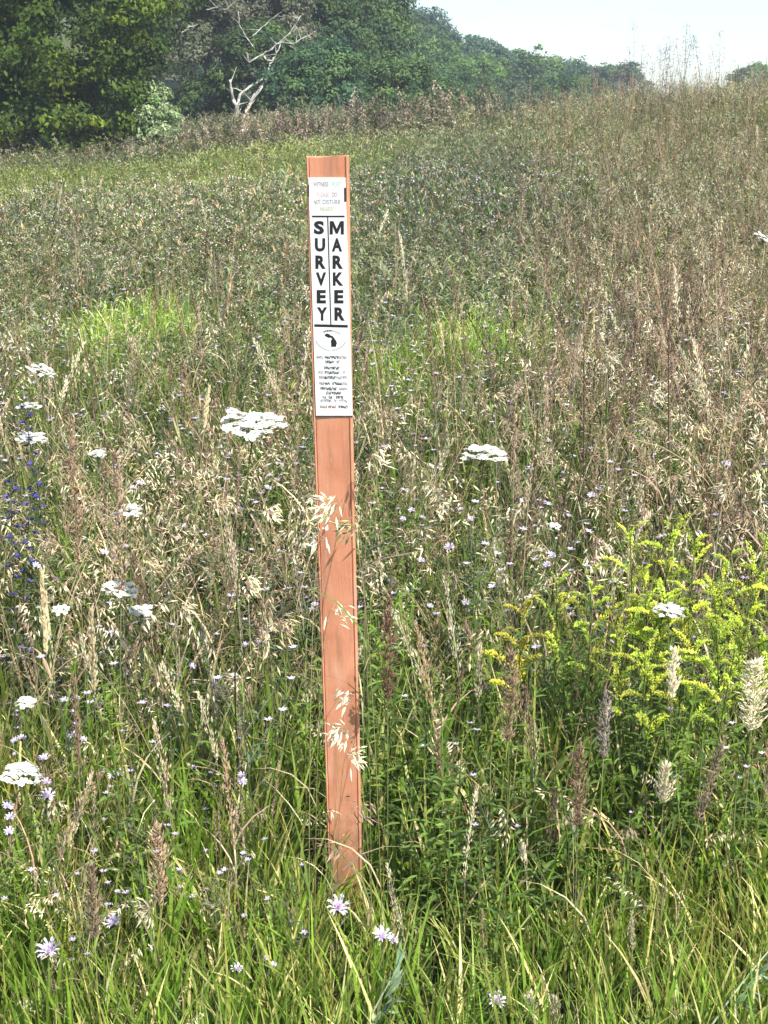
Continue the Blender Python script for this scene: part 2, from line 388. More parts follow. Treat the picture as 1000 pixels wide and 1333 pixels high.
def gather(spec):
    """spec: list of (d0, d1, density, weight(x,y)->0..1); returns points"""
    X = []; Y = []
    for d0, d1, dn, wf in spec:
        x, y = cloud(d0, d1, dn); k = RG.uniform(0, 1, len(x)) < wf(x, y); X.append(x[k]); Y.append(y[k])
    return np.concatenate(X), np.concatenate(Y)
def spread(name, fam, spec, hfun, tintf, label, cat, hnom, tilt=None):
    x, y = gather(spec); sc = hfun(x, y)*RG.uniform(.75, 1.25, len(x))
    # nothing taller than the sight line to the bottom of the frame may stand right at the lens
    lim = 1.6 - 0.66*y; nearcap = np.where(y < 2.45, np.clip(.16+.35*np.maximum(y-1.9, 0), .12, .4)/hnom, 9)
    sc = np.minimum(sc, nearcap)
    dx = x - POST_BASE.x*(y/POST_BASE.y); low = (y > 1.9) & (y < 2.74) & (np.abs(dx) < .07)
    sc = np.where(low, np.minimum(sc, (.15+.34*np.clip(2.60-y, 0, .6))/hnom), sc)
    k = (sc*hnom > .05) & ~(low & (hnom > .45) & (RG.uniform(0, 1, len(x)) < .7)); x, y, sc = x[k], y[k], sc[k]
    P = np.stack([x, y, ground(x, y)], -1)
    return scatter(name, fam, P, RG.uniform(0, 6.28, len(x)), sc, tintf(x, y), label, cat, tilt)
def tint3(a, r, g, b): return np.stack([a*r, a*g, a*b], -1)
ones = lambda x, y: np.ones_like(x)
bright1 = lambda x, y: np.clip(patch(x, y, -1.32, 7.7, .44, 1.25)*1.2 + patch(x, y, .60, 7.3, .42, .85)*1.3 + patch(x, y, .03, 6.5, .2, .6)*1.2, 0, 1)
dark1 = lambda x, y: patch(x, y, .9, 13.0, 1.7, 4.0)
STRIP0, STRIP1 = 14.6, 20.5
strip = lambda x, y: smooth(STRIP0-.9, STRIP0+1.4, y + .8*wav(x, y, 1.1, 3) + .5*wav(x, y, 4.1, 6))*(1-smooth(STRIP1-.8, STRIP1, y))*(1-smooth(-.6, .6, x+.12*(y-17)*-1))
right = lambda x, y: smooth(-.1, 1.3, x - .10*(y-4) + .35*wav(x, y, 1.5, 4))
def dry_mid(x, y):                          # dry straw swathes: left-centre foreground-mid, and the whole right side
    a = patch(x, y, -.55, 3.6, .75, 1.1)*1.3 + .25
    b = right(x, y)*smooth(2.9, 4.2, y)*.95
    return np.clip(np.maximum(a*(1-smooth(4.5, 11, y + .9*wav(x, y, 1.4, 2))), b) - 1.2*bright1(x, y) - strip(x, y) - .5*dark1(x, y), 0.0, 1) + .08*(1-bright1(x, y))

F_GREEN = family('green_grass', t_green, 14, M_PLANT, 1); F_FINE = family('field_grass', t_fine, 10, M_PLANT, 2)
F_STRAW = family('straw_grass', t_straw, 16, M_DRY, 3); F_SPIKE = family('spike_grass', t_spike, 10, M_DRY, 4)
F_FORB = family('leafy_forb', t_forb, 12, M_PLANT, 5); F_BROWN = family('brown_stalk', t_brown, 10, M_DRY, 6)
F_WIRY = family('wiry_herb', t_wiry, 12, M_PLANT, 7); F_PALE = family('pale_herb', t_pale, 10, M_PLANT, 8)
F_LITTER = family('thatch', t_litter, 8, M_DRY, 9)

spread('green_grass', F_GREEN,
       [(1.2, 3.0, 520, ones), (3.0, 5.5, 260, lambda x, y: .75-.25*dry_mid(x, y)), (5.5, 13, 260, lambda x, y: np.clip(.42-.27*smooth(7, 13, y)+bright1(x, y)*2.5+.12*wav(x, y, 1.3, 8), 0, 1)),
        (13, 21.5, 130, lambda x, y: np.clip(strip(x, y)*.8+.12+.1*wav(x, y, 2.1, 3), 0, 1))],
       lambda x, y: np.where(y < 3.0, .62+.5*smooth(2.3, 3.0, y), 1.05) - .2*strip(x, y) - .36*smooth(5, 8, y) + .2*bright1(x, y),
       lambda x, y: tint3(np.clip(bright1(x, y)*1.5+.85*strip(x, y), 0, 1.5), .50, .72, .0) + tint3(smooth(3.4, 2.6, y), .40, .52, .08) + tint3(wav(x, y, 4.5, 3)*smooth(4, 3, y), .18, .08, .1) + tint3(smooth(2.4, 3.2, y)*(1-bright1(x, y))*(1-strip(x, y)), 0.02, .02, .0),
       'green grass blades growing all over the meadow', 'grass', .34)
def t_broad(r, H=.34):                     # wide upright fresh blades
    mb = MB(); a0 = r.uniform(0, 6.28)
    for i in range(r.randint(5, 8)):
        c = jit(r, r.choice([FRESH, FRESH, GREEN]), .15); blade(mb, r, V(r.uniform(-.02, .02), r.uniform(-.02, .02), -.02), r.uniform(0, 6.28), H*r.uniform(.6, 1.1), r.uniform(.010, .017), r.uniform(.0, .18), r.uniform(.0, .7), c, jit(r, FRESH), n=6)
    return mb
F_BROAD = family('broad_grass', t_broad, 10, M_PLANT, 14)
spread('broad_grass', F_BROAD, [(1.9, 3.0, 75, lambda x, y: np.clip(.45+.5*wav(x, y, 3.3, 6), 0, 1)), (3.0, 4.5, 14, lambda x, y: .5+.5*wav(x, y, 3, 2))],
       lambda x, y: np.where(y < 3.0, .85+.3*smooth(2.3, 3, y), 1.1), lambda x, y: tint3(ones(x, y), .25, .35, .1), 'broad fresh green grass blades in tufts near the post', 'grass', .34)
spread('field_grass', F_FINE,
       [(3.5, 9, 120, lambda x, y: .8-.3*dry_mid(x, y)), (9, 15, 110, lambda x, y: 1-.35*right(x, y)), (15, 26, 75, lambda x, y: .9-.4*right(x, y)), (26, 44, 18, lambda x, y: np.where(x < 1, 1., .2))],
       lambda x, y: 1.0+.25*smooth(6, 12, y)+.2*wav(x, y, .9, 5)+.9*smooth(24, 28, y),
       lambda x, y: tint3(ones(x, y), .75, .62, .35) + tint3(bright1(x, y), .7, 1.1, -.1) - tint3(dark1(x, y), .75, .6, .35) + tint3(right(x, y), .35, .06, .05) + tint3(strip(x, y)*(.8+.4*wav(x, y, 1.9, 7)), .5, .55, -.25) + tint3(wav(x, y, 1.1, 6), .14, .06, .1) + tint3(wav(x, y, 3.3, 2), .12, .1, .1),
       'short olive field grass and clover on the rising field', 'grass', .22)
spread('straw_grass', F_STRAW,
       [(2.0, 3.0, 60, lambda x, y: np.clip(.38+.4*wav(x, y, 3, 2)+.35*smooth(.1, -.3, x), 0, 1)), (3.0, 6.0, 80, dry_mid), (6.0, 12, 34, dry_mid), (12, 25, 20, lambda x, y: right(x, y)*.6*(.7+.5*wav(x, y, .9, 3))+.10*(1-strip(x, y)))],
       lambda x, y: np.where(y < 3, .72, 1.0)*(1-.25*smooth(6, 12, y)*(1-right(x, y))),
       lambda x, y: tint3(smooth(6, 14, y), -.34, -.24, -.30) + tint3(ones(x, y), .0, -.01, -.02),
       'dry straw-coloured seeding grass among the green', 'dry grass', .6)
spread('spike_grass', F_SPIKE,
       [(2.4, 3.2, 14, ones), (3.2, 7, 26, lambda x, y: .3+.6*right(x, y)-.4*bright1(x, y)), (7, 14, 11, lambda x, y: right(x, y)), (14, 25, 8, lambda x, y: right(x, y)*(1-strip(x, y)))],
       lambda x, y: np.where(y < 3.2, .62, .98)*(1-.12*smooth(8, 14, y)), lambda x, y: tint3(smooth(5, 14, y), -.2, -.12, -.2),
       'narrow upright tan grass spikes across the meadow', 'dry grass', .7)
F_PLUME = family('plume_grass', t_plume, 12, M_DRY, 13)
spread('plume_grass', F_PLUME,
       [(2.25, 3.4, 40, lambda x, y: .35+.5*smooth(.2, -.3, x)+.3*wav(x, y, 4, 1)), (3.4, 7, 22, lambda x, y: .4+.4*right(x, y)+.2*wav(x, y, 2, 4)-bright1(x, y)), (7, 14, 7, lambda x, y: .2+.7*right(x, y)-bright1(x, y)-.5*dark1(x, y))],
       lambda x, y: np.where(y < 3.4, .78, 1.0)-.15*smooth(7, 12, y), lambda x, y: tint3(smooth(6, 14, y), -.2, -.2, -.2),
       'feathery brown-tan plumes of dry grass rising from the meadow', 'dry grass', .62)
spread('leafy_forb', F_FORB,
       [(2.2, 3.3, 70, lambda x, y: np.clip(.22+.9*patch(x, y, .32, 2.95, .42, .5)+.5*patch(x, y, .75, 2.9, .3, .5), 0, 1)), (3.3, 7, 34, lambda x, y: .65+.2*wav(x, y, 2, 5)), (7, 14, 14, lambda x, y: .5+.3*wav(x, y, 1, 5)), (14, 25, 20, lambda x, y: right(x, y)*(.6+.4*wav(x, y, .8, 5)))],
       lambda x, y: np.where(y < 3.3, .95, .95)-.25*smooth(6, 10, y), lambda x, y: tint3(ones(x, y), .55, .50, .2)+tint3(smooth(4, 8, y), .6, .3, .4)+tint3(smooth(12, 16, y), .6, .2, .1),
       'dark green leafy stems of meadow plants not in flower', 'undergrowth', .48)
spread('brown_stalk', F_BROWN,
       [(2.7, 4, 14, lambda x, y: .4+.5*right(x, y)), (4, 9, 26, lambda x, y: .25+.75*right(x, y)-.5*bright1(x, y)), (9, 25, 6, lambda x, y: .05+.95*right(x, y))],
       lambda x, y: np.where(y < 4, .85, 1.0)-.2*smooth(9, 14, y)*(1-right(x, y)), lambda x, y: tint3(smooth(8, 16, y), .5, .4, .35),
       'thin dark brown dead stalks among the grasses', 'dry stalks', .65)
spread('wiry_herb', F_WIRY,
       [(2.3, 3.3, 34, lambda x, y: .25+.75*smooth(-.1, -.6, x)), (3.3, 7, 38, lambda x, y: .5+.3*wav(x, y, 2, 1)), (7, 11, 16, lambda x, y: .5+.3*wav(x, y, 1, 1))],
       lambda x, y: np.where(y < 3.3, .8, 1.0)-.2*smooth(6, 10, y), lambda x, y: tint3(ones(x, y), 0, 0, 0),
       'wiry grey-green knapweed with tiny lavender heads through the meadow', 'wildflowers', .5)
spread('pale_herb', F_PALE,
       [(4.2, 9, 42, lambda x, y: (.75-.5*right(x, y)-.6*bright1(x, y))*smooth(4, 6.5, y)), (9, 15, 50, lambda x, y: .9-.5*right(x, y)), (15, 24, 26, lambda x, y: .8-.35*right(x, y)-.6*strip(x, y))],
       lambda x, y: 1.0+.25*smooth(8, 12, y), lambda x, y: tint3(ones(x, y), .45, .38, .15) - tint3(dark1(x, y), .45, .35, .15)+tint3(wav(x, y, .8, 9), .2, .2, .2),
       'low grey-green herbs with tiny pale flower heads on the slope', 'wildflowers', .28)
spread('thatch', F_LITTER, [(1.2, 4, 90, ones), (4, 8, 30, ones)], lambda x, y: np.where(y < 3, .8, 1.0), lambda x, y: tint3(ones(x, y), -.25, -.25, -.25),
       'dead thatch lying at the foot of the grass', 'thatch', .15)
# the belt of dried weeds along the foot of the trees
def t_weed(r, H=.85):
    mb = MB(); c = r.choice([(.30, .24, .18), (.42, .36, .27), (.24, .20, .14), (.30, .27, .17), (.17, .18, .09), (.14, .16, .07)]); pts = bent(V(0, 0, -.02), r.uniform(0, 6.28), H*r.uniform(.6, 1.2), r.uniform(0, .3), r.uniform(0, .8), 7); tube(mb, pts, .005, .003, jit(r, (.25, .21, .15)))
    for i in range(60):
        t = 3+4*r.uniform(0, 1)**.8; a = int(min(t, 6)); p = pts[a].lerp(pts[a+1], t-a); b = r.uniform(0, 6.28); leaf(mb, p, V(math.cos(b), math.sin(b), r.uniform(-.6, 1)), V(0, 0, 1), r.uniform(.03, .07), r.uniform(.012, .022), jit(r, c, .3))
    return mb
F_WEED = family('dried_weeds', t_weed, 10, M_DRY, 12)
def weedspec(x, y): return np.clip(1.1-1.1*smooth(.3, 2.2, x), 0, 1)*(.25+.75*smooth(-4.2, -3.0, x))
xw, yw = gather([(20.3, 21.6, 44, weedspec), (21.6, 24.5, 30, lambda x, y: weedspec(x, y)*(x > -3.2))]); Pw = np.stack([xw, yw, ground(xw, yw)], -1)
scatter('dried_weeds', F_WEED, Pw, RG.uniform(0, 6.28, len(xw)), RG.uniform(.6, 1.15, len(xw))*(1.0-.35*smooth(-2.8, -4.2, xw)), tint3(wav(xw, yw, 1.7, 3), .25, .2, .2),
        'belt of dry pinkish-brown weeds standing along the foot of the trees', 'dried weeds')
# fluffy backing so the belt's stems read as thick seed heads far off
xw, yw = gather([(20.5, 25, 24, lambda x, y: weedspec(x, y)*((x > -3.2) | (y < 21.6)))]); Pw = np.stack([xw, yw, ground(xw, yw)], -1)
scatter('tall_weeds', F_FORB, Pw, RG.uniform(0, 6.28, len(xw)), RG.uniform(.7, 1.3, len(xw)), tint3(ones(xw, yw), .5, .2, .3), 'olive leafy weeds between the dry stalks by the trees', 'undergrowth')

# ------------------------------------------------------------------ trees
def bark_material(name, a, b):
    m, nt, pb = mat(name); N = nt.nodes; g = N.new('ShaderNodeNewGeometry')
    n = N.new('ShaderNodeTexNoise'); n.inputs['Scale'].default_value = 7; n.inputs['Detail'].default_value = 7; link(nt, g.outputs['Position'], n.inputs['Vector'])
    cr = N.new('ShaderNodeValToRGB'); cr.color_ramp.elements[0].position = .4; cr.color_ramp.elements[1].position = .6
    cr.color_ramp.elements[0].color = (*a, 1); cr.color_ramp.elements[1].color = (*b, 1); link(nt, n.outputs[0], cr.inputs[0]); link(nt, cr.outputs[0], pb.inputs['Base Color'])
    bp = N.new('ShaderNodeBump'); bp.inputs['Distance'].default_value = .03; link(nt, n.outputs[0], bp.inputs['Height']); link(nt, bp.outputs[0], pb.inputs['Normal'])
    pb.inputs['Roughness'].default_value = .9; return m
M_BARK = bark_material('bark', (.06, .05, .04), (.16, .14, .11)); M_DEAD = bark_material('bleached_wood', (.20, .19, .17), (.48, .46, .42))
def crown_mesh(seed, lobes, nclump, per, ls, pal, clump=.35, bulge=.55):
    """foliage: leaf-sized quads gathered in clumps on the surface of several overlapping lobes"""
    rg = np.random.RandomState(seed); L = np.array(lobes, float)           # rows: x y z rx ry rz
    wgt = L[:, 3]*L[:, 5]; li = rg.choice(len(L), nclump, p=wgt/wgt.sum())
    d = rg.normal(0, 1, (nclump, 3)); d /= np.linalg.norm(d, axis=1)[:, None]; d[:, 2] = np.where(d[:, 2] < -.6, -d[:, 2], d[:, 2])
    rad = 1 - np.abs(rg.normal(0, .16, nclump)); rad = np.where(rg.uniform(0, 1, nclump) < .12, rad*1.18, rad)
    cc = L[li, :3] + d*L[li, 3:6]*rad[:, None]
    pal = np.array(pal); pc = pal[rg.randint(0, len(pal), nclump)]*rg.uniform(.75, 1.3, (nclump, 1))
    n = nclump*per; ci = np.repeat(np.arange(nclump), per); cs = clump*rg.uniform(.6, 1.3, nclump)
    q = rg.normal(0, 1, (n, 3)); q /= np.linalg.norm(q, axis=1)[:, None]; q *= (rg.uniform(0, 1, n)**.45)[:, None]
    q[:, 2] *= .62
    pos = cc[ci] + q*cs[ci][:, None]
    nr = q*1.0 + d[ci]*bulge + np.array([0, 0, .45]) + rg.normal(0, .45, (n, 3)); nr /= np.linalg.norm(nr, axis=1)[:, None]
    t = np.cross(nr, rg.normal(0, 1, (n, 3))); t /= np.linalg.norm(t, axis=1)[:, None]; b = np.cross(nr, t)
    s = (ls*rg.uniform(.6, 1.35, n))[:, None]
    v = np.stack([pos - t*s, pos + b*s*.5 - t*s*.1, pos + t*s, pos - b*s*.5 - t*s*.1], 1).reshape(-1, 3)
    col = np.ones((n, 4, 4), np.float32); col[:, :, :3] = (pc[ci]*rg.uniform(.75, 1.3, (n, 1)))[:, None, :]
    me = bpy.data.meshes.new('crown'); me.vertices.add(4*n); me.vertices.foreach_set('co', v.astype(np.float32).ravel())
    me.loops.add(4*n); me.loops.foreach_set('vertex_index', np.arange(4*n, dtype=np.int32)); me.polygons.add(n)
    me.polygons.foreach_set('loop_start', np.arange(0, 4*n, 4, dtype=np.int32))
    a = me.color_attributes.new('Col', 'FLOAT_COLOR', 'POINT'); a.data.foreach_set('color', col.ravel()); me.materials.append(M_LEAF)
    me.update(calc_edges=True); return me
def trunk_mesh(seed, h, r0, spreadx, n=6, m=None, k=8):
    r = random.Random(seed); mb = MB(); pts = [V(0, 0, -.3)]
    for i in range(1, 7): pts.append(V(r.uniform(-.04, .04)*h, r.uniform(-.04, .04)*h, h*i/6))
    tube(mb, pts, r0, r0*.3, (.2, .2, .2), k=k)
    for i in range(n):
        b = pts[r.randint(2, 5)]; az = r.uniform(0, 6.28); l = spreadx*r.uniform(.5, .95)
        bp = [b]
        for j in range(4): bp.append(bp[-1] + V(math.cos(az+r.uniform(-.4, .4))*l/4, math.sin(az+r.uniform(-.4, .4))*l/4, l*.2*r.uniform(.4, 1.4)))
        tube(mb, bp, r0*.4, r0*.08, (.2, .2, .2), k=6)
    return mb.mesh('trunk', m or M_BARK, True)
def tree(name, x, y, h, lobes, nclump, per, ls, pal, clump, label, cat='tree', group=None, r0=.15, seed=1):
    z = float(ground(x, y)); t = empty(name, (x, y, z))
    put('trunk', trunk_mesh(seed, h*.75, r0, h*.35), t); put('crown', crown_mesh(seed, lobes, nclump, per, ls, pal, clump), t)
    return tag(t, label, cat, group)
T_DARK = [(.055, .095, .012), (.078, .118, .012), (.11, .15, .014), (.036, .064, .012)]
T_GREY = [(.12, .14, .075), (.14, .155, .09), (.085, .11, .055), (.17, .165, .11)]
T_BLUE = [(.060, .12, .055), (.075, .14, .055), (.10, .17, .055), (.04, .09, .05)]
T_PALE = [(.25, .34, .15), (.34, .43, .21), (.17, .26, .09)]
T_MID = [(.07, .125, .04), (.10, .16, .045), (.05, .09, .038)]
tree('broad_tree', -6.6, 23.6, 9, [(0, 0, 5.2, 3.2, 2.2, 4.0), (1.0, -.7, 2.3, 2.3, 1.5, 2.3), (-1.5, -.5, 2.5, 2.8, 1.7, 2.5), (.9, .2, 7.0, 1.9, 1.8, 2.4), (.5, -.6, .9, 2.6, 1.3, 1.0)], 2000, 105, .048, T_DARK, .34,
     'large dense dark green tree filling the upper left corner', r0=.3, seed=21)
tree('broad_tree', -8.4, 21.9, 6, [(0, 0, 2.6, 2.2, 1.3, 2.8), (1.4, .2, 1.3, 1.6, 1.0, 1.4)], 700, 95, .046, T_DARK, .32,
     'lower dark green tree at the left edge in front of the large one', r0=.2, seed=22)
tree('broad_tree', -9.2, 31.0, 9, [(0, 0, 5.0, 3.4, 2.0, 4.2), (2.0, 0, 2.6, 2.2, 1.5, 2.6)], 800, 90, .065, T_DARK, .42,
     'dark tree showing through the gaps behind the large left tree', r0=.25, seed=34)
tree('silvery_shrub', -3.72, 22.9, 1.4, [(0, 0, .85, .42, .4, .5), (.26, -.1, .55, .34, .3, .45), (-.28, 0, .62, .36, .3, .45), (.1, 0, .25, .55, .4, .3)], 190, 70, .028, T_PALE, .14,
     'pale silvery-green rounded shrub beside the large dark tree', cat='shrub', r0=.04, seed=23)
tree('grey_green_tree', -4.4, 37.5, 8, [(0, 0, 4.3, 2.5, 2.2, 3.6), (-.8, -.5, 2.3, 1.7, 1.6, 1.8), (1.2, 0, 5.6, 1.9, 1.8, 2.6), (1.0, -.2, 2.6, 1.6, 1.4, 1.8)], 760, 110, .055, T_GREY, .40,
     'grey-green leafy tree behind the bleached dead branches', r0=.2, seed=24)
tree('dark_tree', -1.9, 40.5, 8, [(0, 0, 4.0, 1.3, 1.3, 3.5), (.2, 0, 1.8, 1.3, 1.2, 1.7)], 400, 95, .060, T_MID, .40, 'narrow dark green tree right of the grey-green one', r0=.16, seed=25)
tree('dark_tree', -.55, 43.0, 7, [(0, 0, 3.6, 1.25, 1.2, 2.5), (.5, 0, 1.6, 1.3, 1.2, 1.5), (-.4, 0, 5.0, .9, .9, 1.5)], 380, 95, .060, T_MID, .40, 'dark green tree above the top of the orange post', r0=.16, seed=26)
tree('dark_tree', -6.9, 43.0, 9, [(0, 0, 4.5, 1.9, 1.8, 3.2), (0, 0, 7, 1.3, 1.3, 1.8)], 400, 90, .060, T_BLUE, .42, 'blue-green tree between the big left tree and the grey-green tree', r0=.18, seed=27)
tree('field_edge_bush', -4.3, 36.2, 1.6, [(0, 0, .7, .95, .8, .75)], 156, 95, .045, T_MID, .25, 'low green bush at the foot of the dead branches', cat='shrub', r0=.05, seed=28)
tree('field_edge_bush', -5.9, 27.0, 1.6, [(0, 0, .8, .8, .8, .8)], 150, 90, .042, T_DARK, .25, 'low dark bush under the edge of the large left tree', cat='shrub', r0=.05, seed=29)

tree('field_edge_bush', -3.0, 35.5, 2.8, [(0, 0, 1.3, 1.1, .9, 1.3), (.9, .2, 1.0, 1.0, .8, 1.0)], 260, 95, .045, T_MID, .3, 'dark bush just right of the foot of the dead tree', cat='shrub', r0=.06, seed=31)
tree('field_edge_bush', -1.5, 34.0, 2.2, [(0, 0, 1.0, 1.1, .9, 1.0), (-.7, .2, .8, .8, .8, .8)], 247, 95, .045, T_BLUE, .3, 'low green bush under the narrow dark tree', cat='shrub', r0=.06, seed=32)
tree('field_edge_bush', .3, 36.5, 2.4, [(0, 0, 1.1, 1.3, .9, 1.1), (1.0, .2, .9, .9, .8, .8)], 273, 95, .045, T_MID, .3, 'dark bush right of the post top, behind the dry weeds', cat='shrub', r0=.06, seed=33)

# bleached dead tree: limbs traced from the photo at one distance, each with its own depth
def limb(px, D, dd, r0, r1, parent, loc, name='limb'):
    mb = MB(); pts = [at(x, y, D + dd*i/len(px)) - loc for i, (x, y) in enumerate(px)]
    fine = []
    for a, b in zip(pts, pts[1:]):
        for k in range(3): fine.append(a.lerp(b, k/3) + V(rnd.uniform(-.02, .02), rnd.uniform(-.03, .03), rnd.uniform(-.02, .02)))
    fine.append(pts[-1])
    for i in range(2, len(fine)-1):
        if rnd.random() < .45:
            q = fine[i]; dd_ = V(rnd.uniform(-1, 1), rnd.uniform(-1, 1), rnd.uniform(-.1, 1)).normalized()*rnd.uniform(.15, .45); tube(mb, [q, q+dd_*.5+V(0, 0, rnd.uniform(-.03, .03)), q+dd_], r1*.5+.004, .003, (.5, .5, .5), k=4)
    tube(mb, fine, r0*.8, r1*.8, (.5, .5, .5), k=7); return mb.build(name, M_DEAD, parent, True)
dl = at(309, 150, 33.4); dl.z = float(ground(dl.x, dl.y)); dt = empty('dead_tree', dl)
tag(dt, 'bleached white dead tree with bare forked limbs before the grey-green tree', 'dead tree')
limb([(309, 172), (308, 150), (309, 138), (304, 130)], 33.4, 0, .09, .05, dt, dl, 'trunk')
limb([(304, 130), (301, 118), (299, 104)], 33.4, -.3, .05, .03, dt, dl)
limb([(309, 140), (313, 124), (326, 112), (342, 103)], 33.4, .5, .045, .03, dt, dl)
limb([(318, 165), (322, 143), (332, 124), (343, 108), (350, 92), (354, 80), (360, 70), (365, 58)], 33.4, .9, .055, .015, dt, dl)
limb([(325, 140), (335, 122), (342, 112)], 33.2, .2, .03, .02, dt, dl)
limb([(354, 80), (345, 78), (342, 70)], 33.6, .2, .03, .02, dt, dl)
limb([(321, 68), (325, 81), (342, 70), (353, 64), (365, 55), (377, 44), (387, 30), (392, 20)], 33.6, .4, .028, .012, dt, dl)
for q in ([(328, 47), (341, 36), (350, 28), (362, 18)], [(289, -6), (295, 5), (301, 14)], [(236, 43), (246, 36), (258, 31)], [(378, 60), (390, 68), (408, 74), (420, 84)], [(330, 60), (318, 45), (312, 30), (310, 14)], [(365, 55), (380, 58), (398, 48), (412, 40)], [(268, 12), (282, 10), (300, 14)]):
    limb(q, 34.3, .6, .016, .007, dt, dl)
# wooded hill behind, falling to the right
hill = [  # photo column, top row, distance
    (205, 5, 62), (232, -10, 70), (262, -25, 78), (300, -30, 88), (345, -35, 92), (395, -30, 90), (432, -20, 80), (445, 5, 66), (470, 12, 82), (462, -22, 100), (498, -8, 98), (512, 20, 74),
    (532, 12, 96), (545, 45, 70), (556, 20, 100), (578, 36, 92), (585, 62, 68), (603, 50, 96), (618, 76, 64), (628, 58, 100), (652, 62, 92), (660, 84, 66), (676, 74, 98), (708, 64, 82), (697, 90, 62), (730, 80, 95), (748, 74, 104), (768, 82, 92), (786, 78, 100), (806, 88, 92), (822, 90, 104), (745, 98, 62), (560, 84, 58), (524, 70, 56), (640, 98, 56), (490, 60, 55), (600, 95, 54),
    (972, 90, 84), (996, 86, 88), (1030, 88, 86), (1075, 84, 92), (715, 96, 58), ]
pals = [T_BLUE, T_MID, T_BLUE, [(.09, .16, .04), (.12, .20, .05)], [(.07, .11, .06), (.09, .12, .065)]]
look = ['blue-green', 'dark green', 'soft green', 'brighter green', 'grey-green']
made = []
for i, (px, py, D) in enumerate(hill):
    r = random.Random(300+i); p = at(px, py, D); z = float(ground(p.x, p.y)); h = max(2.2, min(p.z - z, 7.5)); z = p.z - h
    kpal = i % 5; wr = h*r.uniform(.30, .42)+.5
    if px in (708, 806, 786, 822): wr *= .6
    if px > 900: h = min(h, 2.4); z = p.z-h; wr = 1.0
    lob = [(0, 0, h*.55, wr, wr, h*.42)] + [(r.uniform(-.6, .6)*wr, r.uniform(-.6, .6)*wr, h*r.uniform(.3, .85), wr*r.uniform(.4, .65), wr*.5, h*r.uniform(.15, .25)) for _ in range(5)]
    t = empty('hillside_tree', (p.x, p.y, z)); put('trunk', trunk_mesh(300+i, h*.8, .14, h*.3, 4, k=6), t)
    put('crown', crown_mesh(300+i, lob, int(80+wr*h*9), 60, .0012*D, pals[kpal], .45), t)
    seg = 'beyond the far-right crest' if px > 900 else ('behind the grey-green tree' if px < 440 else ('above the dry weeds' if px < 600 else 'along the falling ridge'))
    row = 'skyline' if D >= 80 else 'lower slope'; made.append((px, seg, row, look[kpal], t))
ORD = ['first', 'second', 'third', 'fourth', 'fifth', 'sixth', 'seventh', 'eighth', 'ninth', 'tenth', 'eleventh', 'twelfth', 'thirteenth', 'fourteenth']
seen = {}
for px, seg, row, lk, t in sorted(made, key=lambda q: q[0]):
    k = seen.get((seg, row), 0); seen[(seg, row)] = k+1
    tag(t, '%s tree %s, %s from the left on its %s' % (lk, seg, ORD[k], row), 'tree', 'trees on the wooded hill')

# ------------------------------------------------------------------ the survey marker post
ax = (POST_TOP - POST_BASE); PL = ax.length; ax.normalize()
tocam = (CAM - POST_BASE); nrm = tocam - ax*tocam.dot(ax); nrm.normalize()
nrm = Matrix.Rotation(R(-13), 3, ax) @ nrm                       # turned a little so that the right flange shows
side = ax.cross(nrm).normalized()                                # points to the photo's right
if side.x < 0: side = -side
PM = Matrix((( side.x, -nrm.x, ax.x, POST_BASE.x), (side.y, -nrm.y, ax.y, POST_BASE.y), (side.z, -nrm.z, ax.z, POST_BASE.z), (0, 0, 0, 1)))
post = bpy.data.objects.new('survey_marker_post', None); C.objects.link(post); post.matrix_world = PM
tag(post, 'orange-brown survey marker post with a white lettered plate, leaning in the meadow', 'marker post')
PI_ = PM.inverted()
def face_uv(px, py, off=0.0):                                    # photo pixel -> coordinates on the post's front face
    o = PI_ @ CAM; d = (PI_.to_3x3() @ ray(px, py)); t = (-off - o.y)/d.y; q = o + d*t; return q.x, q.z
